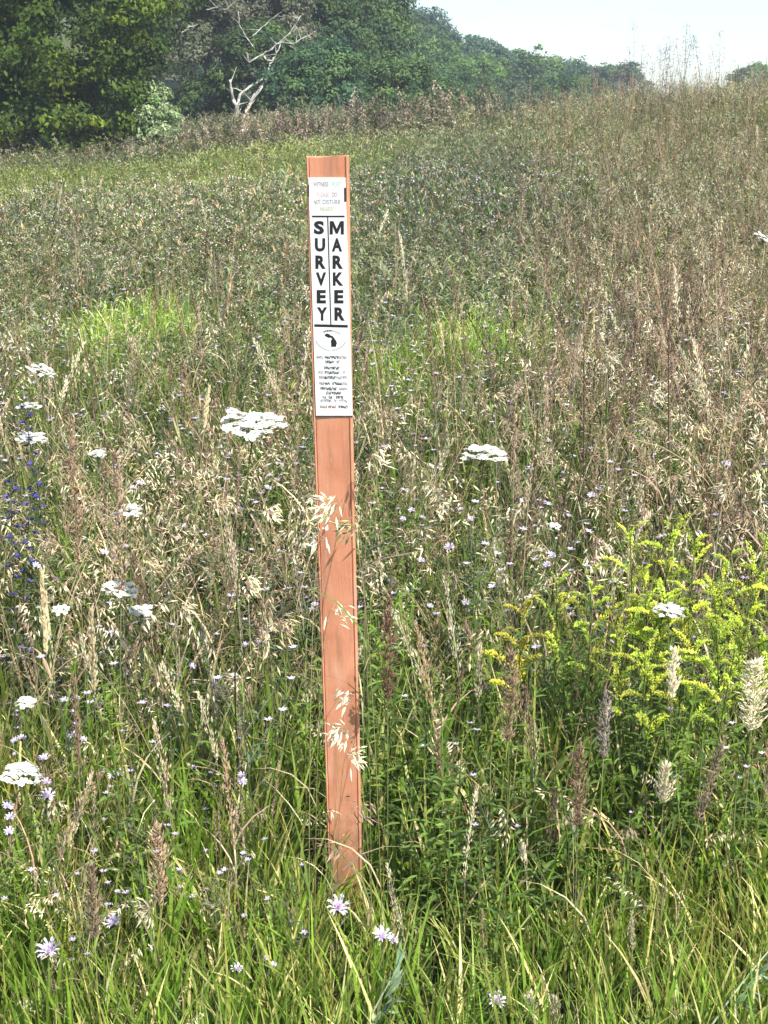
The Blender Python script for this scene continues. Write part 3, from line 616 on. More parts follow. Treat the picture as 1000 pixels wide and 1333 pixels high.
def m_post():
    m, nt, pb = mat('weathered_orange_fibreglass'); N = nt.nodes; tc = N.new('ShaderNodeTexCoord')
    def noise(sc, det, vec=None, stretch=None):
        n = N.new('ShaderNodeTexNoise'); n.inputs['Scale'].default_value = sc; n.inputs['Detail'].default_value = det
        if stretch:
            mp = N.new('ShaderNodeMapping'); mp.inputs['Scale'].default_value = stretch; link(nt, tc.outputs['Object'], mp.inputs['Vector']); link(nt, mp.outputs[0], n.inputs['Vector'])
        else: link(nt, tc.outputs['Object'], n.inputs['Vector'])
        return n
    n1 = noise(14, 6); cr = N.new('ShaderNodeValToRGB'); link(nt, n1.outputs[0], cr.inputs[0])
    cr.color_ramp.elements[0].position = .3; cr.color_ramp.elements[0].color = (.52, .20, .11, 1)
    cr.color_ramp.elements[1].position = .7; cr.color_ramp.elements[1].color = (.67, .30, .18, 1)
    n2 = noise(9, 8, stretch=(6, 6, .6)); c2 = N.new('ShaderNodeValToRGB'); link(nt, n2.outputs[0], c2.inputs[0])
    c2.color_ramp.elements[0].position = .52; c2.color_ramp.elements[0].color = (0, 0, 0, 1); c2.color_ramp.elements[1].position = .72; c2.color_ramp.elements[1].color = (1, 1, 1, 1)
    mx = N.new('ShaderNodeMixRGB'); mx.inputs[2].default_value = (.36, .18, .11, 1); link(nt, c2.outputs[0], mx.inputs[0]); link(nt, cr.outputs[0], mx.inputs[1])
    n3 = noise(220, 3); c3 = N.new('ShaderNodeValToRGB'); link(nt, n3.outputs[0], c3.inputs[0])
    c3.color_ramp.elements[0].position = .62; c3.color_ramp.elements[0].color = (0, 0, 0, 1); c3.color_ramp.elements[1].position = .72; c3.color_ramp.elements[1].color = (.6, .6, .6, 1)
    m3 = N.new('ShaderNodeMixRGB'); m3.inputs[2].default_value = (.60, .34, .22, 1); link(nt, c3.outputs[0], m3.inputs[0]); link(nt, mx.outputs[0], m3.inputs[1])
    sx = N.new('ShaderNodeSeparateXYZ'); link(nt, tc.outputs['Object'], sx.inputs[0])
    n5 = noise(22, 8); ad = N.new('ShaderNodeMath'); ad.operation = 'MULTIPLY_ADD'; ad.inputs[1].default_value = .9; link(nt, n5.outputs[0], ad.inputs[0]); link(nt, sx.outputs['Z'], ad.inputs[2])
    r5 = N.new('ShaderNodeMapRange'); r5.inputs[1].default_value = .72; r5.inputs[2].default_value = .38; r5.inputs[3].default_value = 0; r5.inputs[4].default_value = .75; link(nt, ad.outputs[0], r5.inputs[0])
    m5 = N.new('ShaderNodeMixRGB'); m5.inputs[2].default_value = (.20, .13, .08, 1); link(nt, r5.outputs[0], m5.inputs[0]); link(nt, m3.outputs[0], m5.inputs[1])
    n6 = noise(5, 9, stretch=(5, 5, 1.2)); r6 = N.new('ShaderNodeMapRange'); r6.inputs[1].default_value = .55; r6.inputs[2].default_value = .66; r6.inputs[3].default_value = 0; r6.inputs[4].default_value = .45; link(nt, n6.outputs[0], r6.inputs[0])
    m6 = N.new('ShaderNodeMixRGB'); m6.inputs[2].default_value = (.72, .42, .29, 1); link(nt, r6.outputs[0], m6.inputs[0]); link(nt, m5.outputs[0], m6.inputs[1]); m3 = m6
    link(nt, m3.outputs[0], pb.inputs['Base Color']); pb.inputs['Roughness'].default_value = .6; pb.inputs['Specular IOR Level'].default_value = .35
    n4 = noise(60, 6, stretch=(3, 3, .5)); bp = N.new('ShaderNodeBump'); bp.inputs['Distance'].default_value = .0006; link(nt, n4.outputs[0], bp.inputs['Height']); link(nt, bp.outputs[0], pb.inputs['Normal'])
    return m
def simple(name, col, rough=.6, scale=90, amt=.12):
    m, nt, pb = mat(name); N = nt.nodes; tc = N.new('ShaderNodeTexCoord'); n = N.new('ShaderNodeTexNoise'); n.inputs['Scale'].default_value = scale; n.inputs['Detail'].default_value = 5
    link(nt, tc.outputs['Object'], n.inputs['Vector']); cr = N.new('ShaderNodeValToRGB')
    cr.color_ramp.elements[0].position = .3; cr.color_ramp.elements[0].color = tuple(c*(1-amt) for c in col)+(1,); cr.color_ramp.elements[1].position = .7; cr.color_ramp.elements[1].color = tuple(min(1, c*(1+amt)) for c in col)+(1,)
    link(nt, n.outputs[0], cr.inputs[0]); link(nt, cr.outputs[0], pb.inputs['Base Color']); pb.inputs['Roughness'].default_value = rough; return m
M_POST = m_post(); M_WHITE = simple('white_decal', (.80, .81, .79), .45, 40, .05); M_INK = simple('black_ink', (.018, .018, .022), .5); M_GREY = simple('faded_grey_ink', (.36, .38, .38), .6)
M_FADED = simple('faded_brown_ink', (.30, .24, .24), .6); M_EDGE = simple('dark_rubber', (.05, .035, .03), .7)
# half widths from the photo
uL, _ = face_uv(399, 300); uR, _ = face_uv(455, 300); UC = (uL+uR)/2; HW = .0352
def build_post():
    prof = [(-1.0, .0105), (-1.0, .003), (-.985, .0008), (-.94, -.0006), (-.885, .0), (-.865, .0022), (-.845, .0022), (-.825, .0), (-.4, -.0002), (0, -.0004), (.4, -.0002), (.825, 0), (.845, .0022), (.865, .0022), (.885, 0), (.94, -.0006), (.985, .0008), (1.0, .003), (1.0, .0105), (.93, .012), (.9, .006), (0, .0055), (-.9, .006), (-.93, .012)]
    n = len(prof); ns = 60; v = []; f = []; r = random.Random(5)
    for i in range(ns+1):
        t = i/ns; z = -.28 + (PL+.28)*t
        bow = .0035*math.sin(t*5.1+.6); bow2 = .002*math.sin(t*3.3)
        for j, (a, b) in enumerate(prof):
            zz = z + (0 if i < ns else .0012*math.sin(a*3.1) + .0016*a); v.append((UC*0 + a*HW + bow*.6 + r.uniform(-.0002, .0002), b + .0002 + bow2, zz))
    for i in range(ns):
        for j in range(n): f.append((i*n+j, i*n+(j+1) % n, (i+1)*n+(j+1) % n, (i+1)*n+j))
    f.append(tuple(ns*n+j for j in range(n)))
    me = bpy.data.meshes.new('post_shaft'); me.from_pydata(v, [], f); me.materials.append(M_POST)
    me.polygons.foreach_set('use_smooth', [False]*len(f)); me.update(); return put('post_shaft', me, post)
build_post()
def yoff(z):                                                     # the shaft bows a little; the decal follows it
    t = (z+.28)/(PL+.28); return .002*math.sin(t*3.3), .0035*.6*math.sin(t*5.1+.6)
def slab(name, quad, off, th, m, parent=None, subdiv=24):
    """thin plate on the face between four (u, s) corners: bl br tr tl"""
    v = []; f = []
    for i in range(subdiv+1):
        t = i/subdiv
        l = [quad[0][k]*(1-t)+quad[3][k]*t for k in (0, 1)]; rr = [quad[1][k]*(1-t)+quad[2][k]*t for k in (0, 1)]
        y, _ = yoff((l[1]+rr[1])/2); y = y - off
        v += [(l[0], y, l[1]), (rr[0], y, rr[1]), (rr[0], y-th, rr[1]), (l[0], y-th, l[1])]
    for i in range(subdiv):
        a = 4*i
        for j in range(4): f.append((a+j, a+4+j, a+4+(j+1) % 4, a+(j+1) % 4))
    f += [(0, 1, 2, 3), (4*subdiv+3, 4*subdiv+2, 4*subdiv+1, 4*subdiv)]
    me = bpy.data.meshes.new(name); me.from_pydata(v, [], f); me.materials.append(m); me.update()
    return put(name, me, parent or post)
def uvq(pts): return [face_uv(x, y) for x, y in pts]
plate = slab('sign_plate', uvq([(411.5, 541), (459.0, 541), (450.0, 231), (401.8, 231)]), .0006, .0008, M_WHITE)
tag(plate, 'long white lettered plate')
def bar(name, x0, y0, x1, y1, wpx, m=M_INK, parent=None, th=.0002):
    """inked line between two photo pixels, wpx wide"""
    dx, dy = x1-x0, y1-y0; L = math.hypot(dx, dy); nx, ny = -dy/L*wpx/2, dx/L*wpx/2
    q = [face_uv(x0+nx, y0+ny), face_uv(x1+nx, y1+ny), face_uv(x1-nx, y1-ny), face_uv(x0-nx, y0-ny)]
    if abs(dy) > abs(dx): q = [q[1], q[2], q[3], q[0]]
    return slab(name, q, .0014, th, m, parent or plate, 8 if abs(dy) > abs(dx) else 1)
def text_at(name, s, px, py, wpx, hpx, m=M_INK, parent=None, bold=.02, lean=0.0):
    cu = bpy.data.curves.new('t', 'FONT'); cu.body = s; cu.size = 1; cu.align_x = 'CENTER'; cu.offset = bold; cu.extrude = .01; cu.resolution_u = 3
    o = bpy.data.objects.new('t', cu); C.objects.link(o); dg = bpy.context.evaluated_depsgraph_get(); dg.update()
    me = bpy.data.meshes.new_from_object(o.evaluated_get(dg)); bpy.data.objects.remove(o); me.name = name
    co = np.array([v.co[:] for v in me.vertices]); x0, x1 = co[:, 0].min(), co[:, 0].max(); y0, y1 = co[:, 1].min(), co[:, 1].max(); z0 = co[:, 2].min()
    for v in me.vertices:
        fx = (v.co.x-x0)/(x1-x0)-.5; fy = (v.co.y-y0)/(y1-y0)-.5
        u, sz = face_uv(px+fx*wpx+fy*lean, py-fy*hpx); yy, _ = yoff(sz); v.co = (u, yy - .0014 - (v.co.z-z0)/.02*.0002, sz)
    me.materials.clear(); me.materials.append(m); return put(name, me, parent or plate)
for s, xy in (('SURVEY', [(415.6, 296), (417.0, 318.5), (417.6, 341), (418.2, 363), (418.6, 386), (419.6, 408.5)]), ('MARKER', [(438.6, 296), (439.0, 318.5), (440.0, 341), (440.4, 363), (441.4, 386), (442.4, 408.5)])):
    for ch, (x, y) in zip(s, xy):
        if ch != 'M': text_at('letter', ch, x, y, 17.5 if ch == 'M' else (12 if ch == 'E' else 13.5), 17.5, bold=.048)
bar('divider_line', 406.5, 281.5, 449, 281.5, 2.2); bar('divider_line', 427.0, 282, 431.0, 423, 1.5); bar('divider_line', 409.5, 423.5, 453, 424.5, 3.4)
text_at('small_print', 'WITNESS', 418, 239.5, 20, 6, M_FADED, bold=.01); text_at('small_print', 'POST', 438.5, 239.5, 12, 6, simple('faded_green_ink', (.42, .55, .48), .6), bold=.01)
text_at('small_print', 'PLEASE', 421, 253, 16, 6, simple('faded_rose_ink', (.55, .42, .43), .6), bold=.01); text_at('small_print', 'DO', 436, 253, 6.5, 6, M_FADED, bold=.01)
text_at('small_print', 'NOT', 413.5, 262.5, 9, 6, M_FADED, bold=.01); text_at('small_print', 'DISTURB', 432, 262.5, 23, 6, simple('faded_blue_ink', (.27, .27, .36), .6), bold=.01)
text_at('small_print', 'NEARBY', 427, 271.5, 19, 6, simple('faded_yellow_ink', (.48, .46, .28), .6), bold=.01)
# seal: black state outline inside a faint ring, tiny arched print above
def flat_shape(name, pts, m, off=.0014):
    v = []; n = len(pts)
    for th in (0, .0002):
        for x, y in pts: u, sz = face_uv(x, y); yy, _ = yoff(sz); v.append((u, yy-off-th, sz))
    f = [tuple(range(n, 2*n))] + [(i, (i+1) % n, n+(i+1) % n, n+i) for i in range(n)]
    me = bpy.data.meshes.new(name); me.from_pydata(v, [], f); me.materials.append(m); me.update(); return put(name, me, plate)
flat_shape('emblem', [(422.6, 435.6), (425.5, 434), (428.5, 434.6), (430.5, 436.5), (433, 437.2), (435, 439.4), (436.6, 442), (438, 443.6), (438.3, 446), (439.3, 446.8), (438.2, 448), (437.8, 451.2), (431.2, 451.2), (431.4, 447.5), (430.8, 444), (432.4, 441), (431.6, 439.4), (429, 439.6), (426.6, 438.8), (424, 437.6)], M_INK)
for a0, a1 in ((28, 62), (62, 86), (96, 128), (128, 155)):
    P = []
    for k in range(9):
        a = R(a0+(a1-a0)*k/8); P.append((431.2+22.5*math.cos(a), 434+22.5*math.sin(a)*1.0))
    Q = [(431.2+(x-431.2)*.945, 434+(y-434)*.945) for x, y in P]; flat_shape('seal_ring', P+Q[::-1], M_GREY)
for k, (x, y) in enumerate([(422.2, 431.6), (424.4, 430.8), (426.6, 430.4), (428.8, 430.2), (431, 430.2), (433.2, 430.4), (435.4, 430.9), (437.6, 431.6), (439.8, 432.6), (441.8, 433.6)]):
    bar('seal_lettering', x-.75, y, x+.75, y+.1, 2.2, M_INK if k < 5 else M_GREY)
flat_shape('letter', [(429.6, 305), (429.6, 287.5), (434.4, 287.5), (438.7, 297.5), (443.2, 287.5), (448, 287.5), (448, 305), (444.0, 305), (444.0, 294.5), (440.1, 304), (437.4, 304), (433.6, 294.5), (433.6, 305)], M_INK)
# unreadable worn print: short broken strokes row by row
rows = [(465, [(412.5, 420, 1), (423, 440, 0), (441, 451.5, 1)]), (471, [(423.5, 434, 0), (438, 442, 1)]), (479, [(422.5, 442.5, 0)]), (484.8, [(415, 421, 1), (423, 441.5, 0), (447, 449.5, 1)]), (491.5, [(415.5, 423, 1), (423, 437, 0), (438, 451.5, 1)]),
        (499, [(416, 422, 1), (423, 429, 0), (433, 446, 0), (447, 451, 1)]), (506, [(417, 439, 0), (442, 451, 1)]), (511.5, [(425, 443, 0)]), (517, [(420, 424, 1), (428, 433, 0), (438, 447, 0)]), (521.7, [(417.5, 424, 1), (424, 431, 0), (435, 438, 1), (442, 451, 1)]), (529.5, [(417, 426, 1), (427.5, 436.5, 0), (441, 453.5, 0)])]
rr = random.Random(3)
def strokes(name, y, x0, x1, m):
    v = []; f = []; x = x0
    while x < x1-.5:
        wd = rr.uniform(.7, 1.5); h = rr.uniform(3.0, 4.4); yc = y + rr.uniform(-.3, .3) + (x-431)*.012; o = len(v)
        kind = rr.random(); boxes = [(x, yc-h/2, x+wd*.45, yc+h/2)]
        if kind < .7: boxes.append((x+wd*.3, yc-h/2, x+wd*1.2, yc-h/2+1.1))
        if kind > .3: boxes.append((x+wd*.3, yc-.4, x+wd*1.1, yc+.9))
        if kind > .6: boxes.append((x+wd*.3, yc+h/2-1, x+wd*1.2, yc+h/2))
        for k, (a, b, c, d) in enumerate(boxes):
            o = len(v); dz = .0014+.0002+.00004*k
            for q in ((a, d), (c, d), (c, b), (a, b)): u, sz = face_uv(*q); yy, _ = yoff(sz); v.append((u, yy-dz, sz))
            f.append((o, o+1, o+2, o+3))
        x += wd*1.25 + .25
    me = bpy.data.meshes.new(name); me.from_pydata(v, [], f); me.materials.append(m); me.update(); return put(name, me, plate)
M_MIX = [M_INK, M_FADED]
for y, segs in rows:
    for x0, x1, k in segs: strokes('small_print', y, x0, x1, M_MIX[k] if not (y == 529.5 and x0 == 427.5) else simple('rust_ink', (.30, .10, .05), .6))
for q in ([(401.0, 255.5), (402.9, 255.5), (402.9, 240), (401.0, 240)], [(448.6, 262), (451.4, 262), (451.0, 244), (448.4, 244)]): slab('edge_notch', uvq(q), .0016, .0003, M_EDGE)
slab('dark_band', uvq([(412.4, 545.5), (459.3, 543.6), (459.2, 541.6), (412.2, 541.4)]), .0002, .0002, simple('matt_dark_brown', (.13, .09, .07), .9), subdiv=1)  # thin dark brown strip on the shaft along the plate's lower edge

# ------------------------------------------------------------------ single flowers and stalks
class Kit: pass
def sweep_up(h, az, lean, droop, n=7): return bent(V(0, 0, -.03), az, h, lean, droop, n)
def aim(px, py, h, lean=0.0):               # a plant whose top shows at the pixel; returns foot and a top offset
    foot, top = stand(px, py, h); off = V(rnd.uniform(-.10, .10)*h+lean, rnd.uniform(-.03, .06)*h, 0)
    base = V(top.x+off.x, top.y+off.y, 0); base.z = float(ground(base.x, base.y)); return base, top - base
def stem_to(mb, tip, r0, r1, c0, c1=None, bow=.08, n=8, k=4):
    b = V(rnd.uniform(-1, 1), rnd.uniform(-1, 1), 0)*bow*tip.length*.4
    pts = [V(0, 0, -.03)] + [tip*(i/n) + b*math.sin(math.pi*i/n) for i in range(1, n+1)]; tube(mb, pts, r0, r1, c0, c1, k=k); return pts
# shared pieces
def umbellet_mesh(seed, big=1.0):
    r = random.Random(seed); mb = MB()
    for i in range(22):
        a = i*2.4; q = math.sqrt((i+.5)/22)*.0080*big; c = V(math.cos(a)*q, math.sin(a)*q, .001*r.uniform(-1, 1)-q*q*25)
        if i % 2 == 0: tube(mb, [V(0, 0, -.008), c], .0003, .0002, (.3, .36, .2))
        for k in range(5):
            b = a + k*1.257 + r.uniform(-.3, .3); sz = r.uniform(.0020, .0031)*big
            leaf(mb, c, V(math.cos(b), math.sin(b), r.uniform(0, .35)), V(0, 0, 1), sz, sz*1.05, jit(r, WHITE, .06), droop=.1, fold=.05)
    return mb.mesh('umbellet', M_PETAL)
UMB = [umbellet_mesh(k) for k in range(3)]; UMBY = None
def queen(px, py, wpx, h, label, tiltx=0.0, flat=.55, cream=False):
    base, tip = aim(px, py, h); D = (base.y+tip.y); rad = wpx/F*D/2*1.0
    t = empty('queen_annes_lace', base); tag(t, label, 'wild flower', 'white umbels in the meadow')
    mb = MB(); pts = stem_to(mb, tip - V(0, 0, .03*min(1, rad/.05)), .0022, .0014, jit(rnd, GREEN), jit(rnd, (.14, .19, .07))); mb.build('stem', M_PLANT, t)
    for i in range(3):
        lm = MB(); b = rnd.uniform(0, 6.28); o = pts[rnd.randint(2, 5)]; dd = V(math.cos(b), math.sin(b), .6)
        for k in range(9):
            q = o + dd*(.012*k); s2 = V(-dd.y, dd.x, 0)
            for sg in (-1, 1): leaf(lm, q, dd*.6+s2*sg, V(0, 0, 1), .022*(1-k/12), .005, jit(rnd, GREEN))
        lm.build('leaf', M_PLANT, t)
    um = empty('umbel', tip); um.parent = t; um.rotation_euler = (rnd.uniform(.06, .22), tiltx+rnd.uniform(-.06, .06), 0)
    rm = MB(); n = 38 if rad > .055 else 27 if rad > .035 else (19 if rad > .02 else 12)
    for i in range(n):
        a = i*2.4; q = math.sqrt((i+.4)/n); x, y = math.cos(a)*q*rad*.88, math.sin(a)*q*rad*.88; z = -flat*rad*q*q*.5 + rnd.uniform(-.1, .14)*rad*.8
        tube(rm, [V(0, 0, -.55*rad), V(x*.6, y*.6, z*.5-.2*rad), V(x, y, z-.002)], .0006, .0005, (.2, .27, .12))
        o = put('umbellet', UMB[i % 3], um, (x, y, z)); s = rad/.0078/math.sqrt(n)*1.02*rnd.uniform(.8, 1.1); o.scale = (s, s, max(1, s)); o.rotation_euler = (rnd.uniform(-.3, .3), rnd.uniform(-.3, .3), rnd.uniform(0, 6))
    for k in range(8): a = k*.785; leaf(rm, V(0, 0, -.55*rad), V(math.cos(a), math.sin(a), -.5), V(0, 0, 1), rad*.45, .0016, (.12, .18, .06))
    rm.build('rays', M_PLANT, um)
queen(329, 543, 96, 1.02, 'largest white umbel of wild carrot, just left of the white sign plate', .04, .36)
queen(630, 585, 62, .84, 'white wild carrot umbel alone to the right of the orange post', .05)
queen(55, 478, 38, .66, 'highest of the white umbels near the left edge', .25)
queen(36, 525, 36, .66, 'white umbel above the deep blue flower spike at the left edge')
queen(42, 568, 42, .72, 'flat white umbel below the blue flowers at the left edge', 0, .15)
queen(170, 660, 34, .62, 'small white umbel beside the tan upright grass head, left middle', .2)
queen(157, 762, 50, .60, 'cream umbel half hidden by grass below the small white one', .1)
queen(79, 793, 27, .50, 'tiny flat white umbel seen edge-on at the left', 0, .1)
queen(183, 793, 36, .52, 'flat white umbel right of the tiny edge-on one', 0, .1)
queen(33, 911, 32, .42, 'pale green-white umbel opening above the lavender flowers at left', -.1)
queen(28, 1003, 60, .40, 'yellowish-white umbel low at the left edge among lavender knapweed', .1)
queen(722, 682, 21, .62, 'small white umbel between the post and the goldenrod', .15)
queen(871, 790, 46, .62, 'white umbel in the middle of the goldenrod clump', .1)
queen(998, 308, 34, 1.0, 'cream umbel cut by the right edge halfway up the field', .4)
queen(127, 588, 26, .70, 'pale yellowish closed umbel among tan grass heads at left', 0)

# knapweed
def knap_head():
    r = random.Random(9); e = MB(); c = (.16, .15, .08)
    # involucre: a small scaly egg
    v = []; ring = 8
    P = [(0, .0012), (.2, .0042), (.45, .0056), (.75, .0048), (1, .0032)]
    for t, q in P:
        for j in range(ring): a = 2*math.pi*j/ring; v.append(V(math.cos(a)*q, math.sin(a)*q, t*.012))
    e.add(v, [(i*ring+j, i*ring+(j+1) % ring, (i+1)*ring+(j+1) % ring, (i+1)*ring+j) for i in range(4) for j in range(ring)]+[tuple(range(ring-1, -1, -1))], c)
    for i in range(24): a = i*2.4; z = .002+.0085*(i/24); leaf(e, V(math.cos(a)*.0052, math.sin(a)*.0052, z), V(math.cos(a)*.5, math.sin(a)*.5, 1), V(math.cos(a), math.sin(a), 0), .003, .0022, jit(r, (.10, .08, .05)))
    p = MB()
    for i in range(34):
        a = i*2.4 + r.uniform(-.2, .2); out = i/34; L = .009+.010*out
        leaf(p, V(math.cos(a)*.002, math.sin(a)*.002, .011), V(math.cos(a)*(.25+1.25*out), math.sin(a)*(.25+1.25*out), 1.05-.5*out), V(0, 0, 1), L*r.uniform(.85, 1.15), .0032, jit(r, (.80, .73, .86) if out > .3 else (.70, .56, .78), .1), droop=-.15, fold=.1)
        if out > .5:
            d = V(math.cos(a+.25), math.sin(a+.25), .35); leaf(p, V(math.cos(a)*.010, math.sin(a)*.010, .019), d, V(0, 0, 1), .008, .0022, jit(r, (.80, .73, .88), .06), fold=0)
    return e.mesh('involucre', M_PLANT), p.mesh('petals', M_PETAL)
K_INV, K_PET = knap_head()
def knap(px, py, h, label, heads=(), size=1.0, lean=.0, tilt=(0, 0)):
    base, tip = aim(px, py, h, lean); t = empty('knapweed', base); tag(t, label, 'wild flower', 'lavender knapweed flowers')
    mb = MB(); pts = stem_to(mb, tip, .0014, .0009, jit(rnd, GREYG), jit(rnd, (.14, .18, .09))); mb.build('stem', M_PLANT, t)
    for i in range(5):
        lm = MB(); b = rnd.uniform(0, 6.28); leaf(lm, pts[rnd.randint(1, 6)], V(math.cos(b), math.sin(b), .8), V(0, 0, 1), rnd.uniform(.03, .05), .005, jit(rnd, GREYG)); lm.build('leaf', M_PLANT, t)
    def head(p, s):
        h_ = empty('flower_head', p); h_.parent = t; h_.rotation_euler = (rnd.uniform(.15, .6)+tilt[0], rnd.uniform(-.35, .35)+tilt[1], rnd.uniform(0, .5)); h_.scale = (s*1.25, s*1.25, s*1.25)
        put('involucre', K_INV, h_, (0, 0, -.012)); put('petals', K_PET, h_, (0, 0, -.012))
    head(tip, size)
    for dx, dy, s in heads:                    # further heads, offsets in photo pixels
        D = base.y+tip.y; q = tip + V(dx/F*D, rnd.uniform(-.02, .02), -dy/F*D); bm = MB(); j = pts[-4]; tube(bm, [j, j.lerp(q, .5)+V(0, 0, -.006), q], .0009, .0006, jit(rnd, GREYG), k=3); bm.build('branch', M_PLANT, t); head(q, s)
for a in [
    (440, 1181, .20, 'pale lavender knapweed flower at the very foot of the orange post', (), 1.05), (497, 1219, .20, 'lavender knapweed flower just right of the post foot', ((16, 14, .5),), .85), (645, 1303, .12, 'lavender knapweed flower at the bottom edge right of the post', (), .85),
    (64, 1238, .16, 'wide-rayed lavender knapweed flower near the bottom left corner', (), 1.1), (148, 1201, .18, 'round lavender knapweed flower right of the wide-rayed one, lower left', (), .8), (308, 1262, .14, 'small pale knapweed flower between bottom left and the post', (), .55),
    (62, 1036, .34, 'lavender knapweed with two heads below the yellowish umbel', ((-4, -14, .5),), .7), (58, 988, .36, 'lavender knapweed head right of the yellowish umbel', ((-34, -25, .45),), .6), (10, 1050, .32, 'lavender knapweed at the left edge, upper of two', ((6, 12, .5),), .6), (12, 1083, .30, 'lavender knapweed at the left edge, lower of two', (), .5),
    (96, 958, .38, 'small lavender knapweed head above the yellowish umbel', ((14, 4, .4),), .5), (84, 912, .42, 'pair of tiny lilac knapweed heads over the lower left', ((14, 2, .45),), .45), (146, 1010, .32, 'pale twin knapweed heads left of the green shoots', ((10, 3, .4),), .45), (315, 1018, .34, 'violet knapweed head left of the lower post', ((0, -12, .4),), .5),
    (47, 737, .56, 'rosy-violet knapweed bud above the narrow spike at left', (), .5), (136, 720, .55, 'violet knapweed head left of the cream umbel', (), .5), (152, 607, .66, 'violet knapweed bud between the tan heads', (), .5), (182, 630, .64, 'pale lilac knapweed head right of the tan heads', ((-8, 4, .4),), .5),
    (348, 636, .66, 'lilac knapweed head below the largest umbel', (), .5), (585, 713, .55, 'lilac knapweed head right of the mid post', (), .6), (548, 730, .52, 'pale knapweed head close to the right of the post', (), .45), (770, 646, .62, 'lilac knapweed head above the goldenrod', (), .55), (740, 672, .6, 'pale lilac head beside the small white umbel', (), .4),
    (712, 736, .54, 'two pale lilac heads left of the goldenrod plumes', ((7, -12, .45),), .5), (606, 785, .46, 'small lilac head over the leafy stems right of post', (), .45), (410, 788, .5, 'pale knapweed head touching the left edge of the post', (), .45), (536, 665, .6, 'cluster of dusky violet heads right of the post', ((-12, 10, .4), (14, 8, .4)), .45),
    (600, 664, .6, 'faint violet head below the right-hand umbel', ((12, 12, .4),), .4), (305, 880, .42, 'pale lilac head in the straw left of the post', ((-28, 10, .4),), .4), (250, 868, .43, 'tiny lilac head in the dry grass at left', (), .4), (345, 1247, .13, 'tiny white knapweed bud low between corner and post', ((12, 8, .4),), .38), (560, 790, .46, 'tiny lilac head beside the yellow-green shoot', (), .4),
    (945, 605, .7, 'pinkish knapweed head near the right edge', (), .6), (645, 530, .72, 'tiny pale head above the right-hand umbel', (), .4), (20, 965, .38, 'washed-out lilac head at the left edge above the umbel', (), .45)]:
    knap(*a)

# blue flower spike at the left edge
def bugloss(px, py, h, label):
    base, tip = aim(px, py, h); t = empty('blue_wildflower', base); tag(t, label, 'wild flower', 'deep blue flower spikes')
    mb = MB(); pts = stem_to(mb, tip, .003, .0015, (.08, .10, .05)); mb.build('stem', M_PLANT, t)
    for i in range(12):
        lm = MB(); b = i*2.4; leaf(lm, pts[2].lerp(pts[-1], i/12), V(math.cos(b), math.sin(b), .7), V(0, 0, 1), .045, .009, jit(rnd, (.07, .10, .05))); lm.build('leaf', M_PLANT, t)
    for i in range(15):
        fm = MB(); b = i*2.4; c = pts[3].lerp(pts[-1], (i/15)**.55) + V(math.cos(b), math.sin(b), .2)*.011
        for k in range(5): a = k*1.257; leaf(fm, c, V(math.cos(a)+math.cos(b)*.8, math.sin(a)+math.sin(b)*.8, .7), V(0, 0, 1), .014, .010, jit(rnd, (.06, .055, .22) if i % 3 else (.13, .10, .30)), fold=.1)
        fm.build('blossom', M_PETAL, t)
bugloss(30, 524, .82, 'taller deep blue flower spike at the left edge under a white umbel'); bugloss(14, 622, .72, 'lower blue flower spike right at the left edge'); bugloss(42, 632, .7, 'short blue flower spike between the umbels at left')

# goldenrod
def plume_mesh(seed, L=.10, yel=YELLOW):
    r = random.Random(seed); mb = MB(); pts = bent(V(0, 0, 0), r.uniform(-.2, .2), L, r.uniform(.5, .9), r.uniform(.5, 1.3), 8); tube(mb, pts, .0009, .0005, (.16, .22, .05))
    for i in range(130):
        t = r.uniform(.12, 1)*8; a = int(min(t, 7)); p = pts[a].lerp(pts[a+1], t-a); b = r.uniform(0, 6.28); k = .35+.65*math.sin(math.pi*min(1, t/8*.9+.1))
        p = p + V(r.uniform(-.3, .3), math.sin(b), abs(math.cos(b))+.1)*.0042*k*r.uniform(.3, 1.9)
        grain(mb, p, V(r.uniform(-1, 1), math.sin(b), .9), (.0055*k+.001), .0030, jit(r, yel, .25))
    return mb.mesh('plume', M_PLANT)
def gleaf_mesh(seed, col=(.10, .165, .04)):
    r = random.Random(seed); mb = MB(); leaf(mb, V(0, 0, 0), V(1, 0, .45), V(0, 0, 1), .075, .012, jit(r, col), droop=r.uniform(.2, .6)); return mb.mesh('leaf', M_PLANT)
PLUME = [plume_mesh(k, (.05, .07, .09, .06, .11)[k], ((.70, .76, .11), (.62, .72, .11), (.74, .76, .13), (.52, .64, .10), (.66, .74, .12))[k]) for k in range(5)]; PLUMEY = [plume_mesh(20+k, .07, (.66, .60, .09)) for k in range(3)]; PLUMEG = [plume_mesh(30+k, .08, (.30, .42, .05)) for k in range(4)]
GLEAF = [gleaf_mesh(k) for k in range(5)]; GLEAFP = [gleaf_mesh(10+k, (.17, .26, .05)) for k in range(4)]
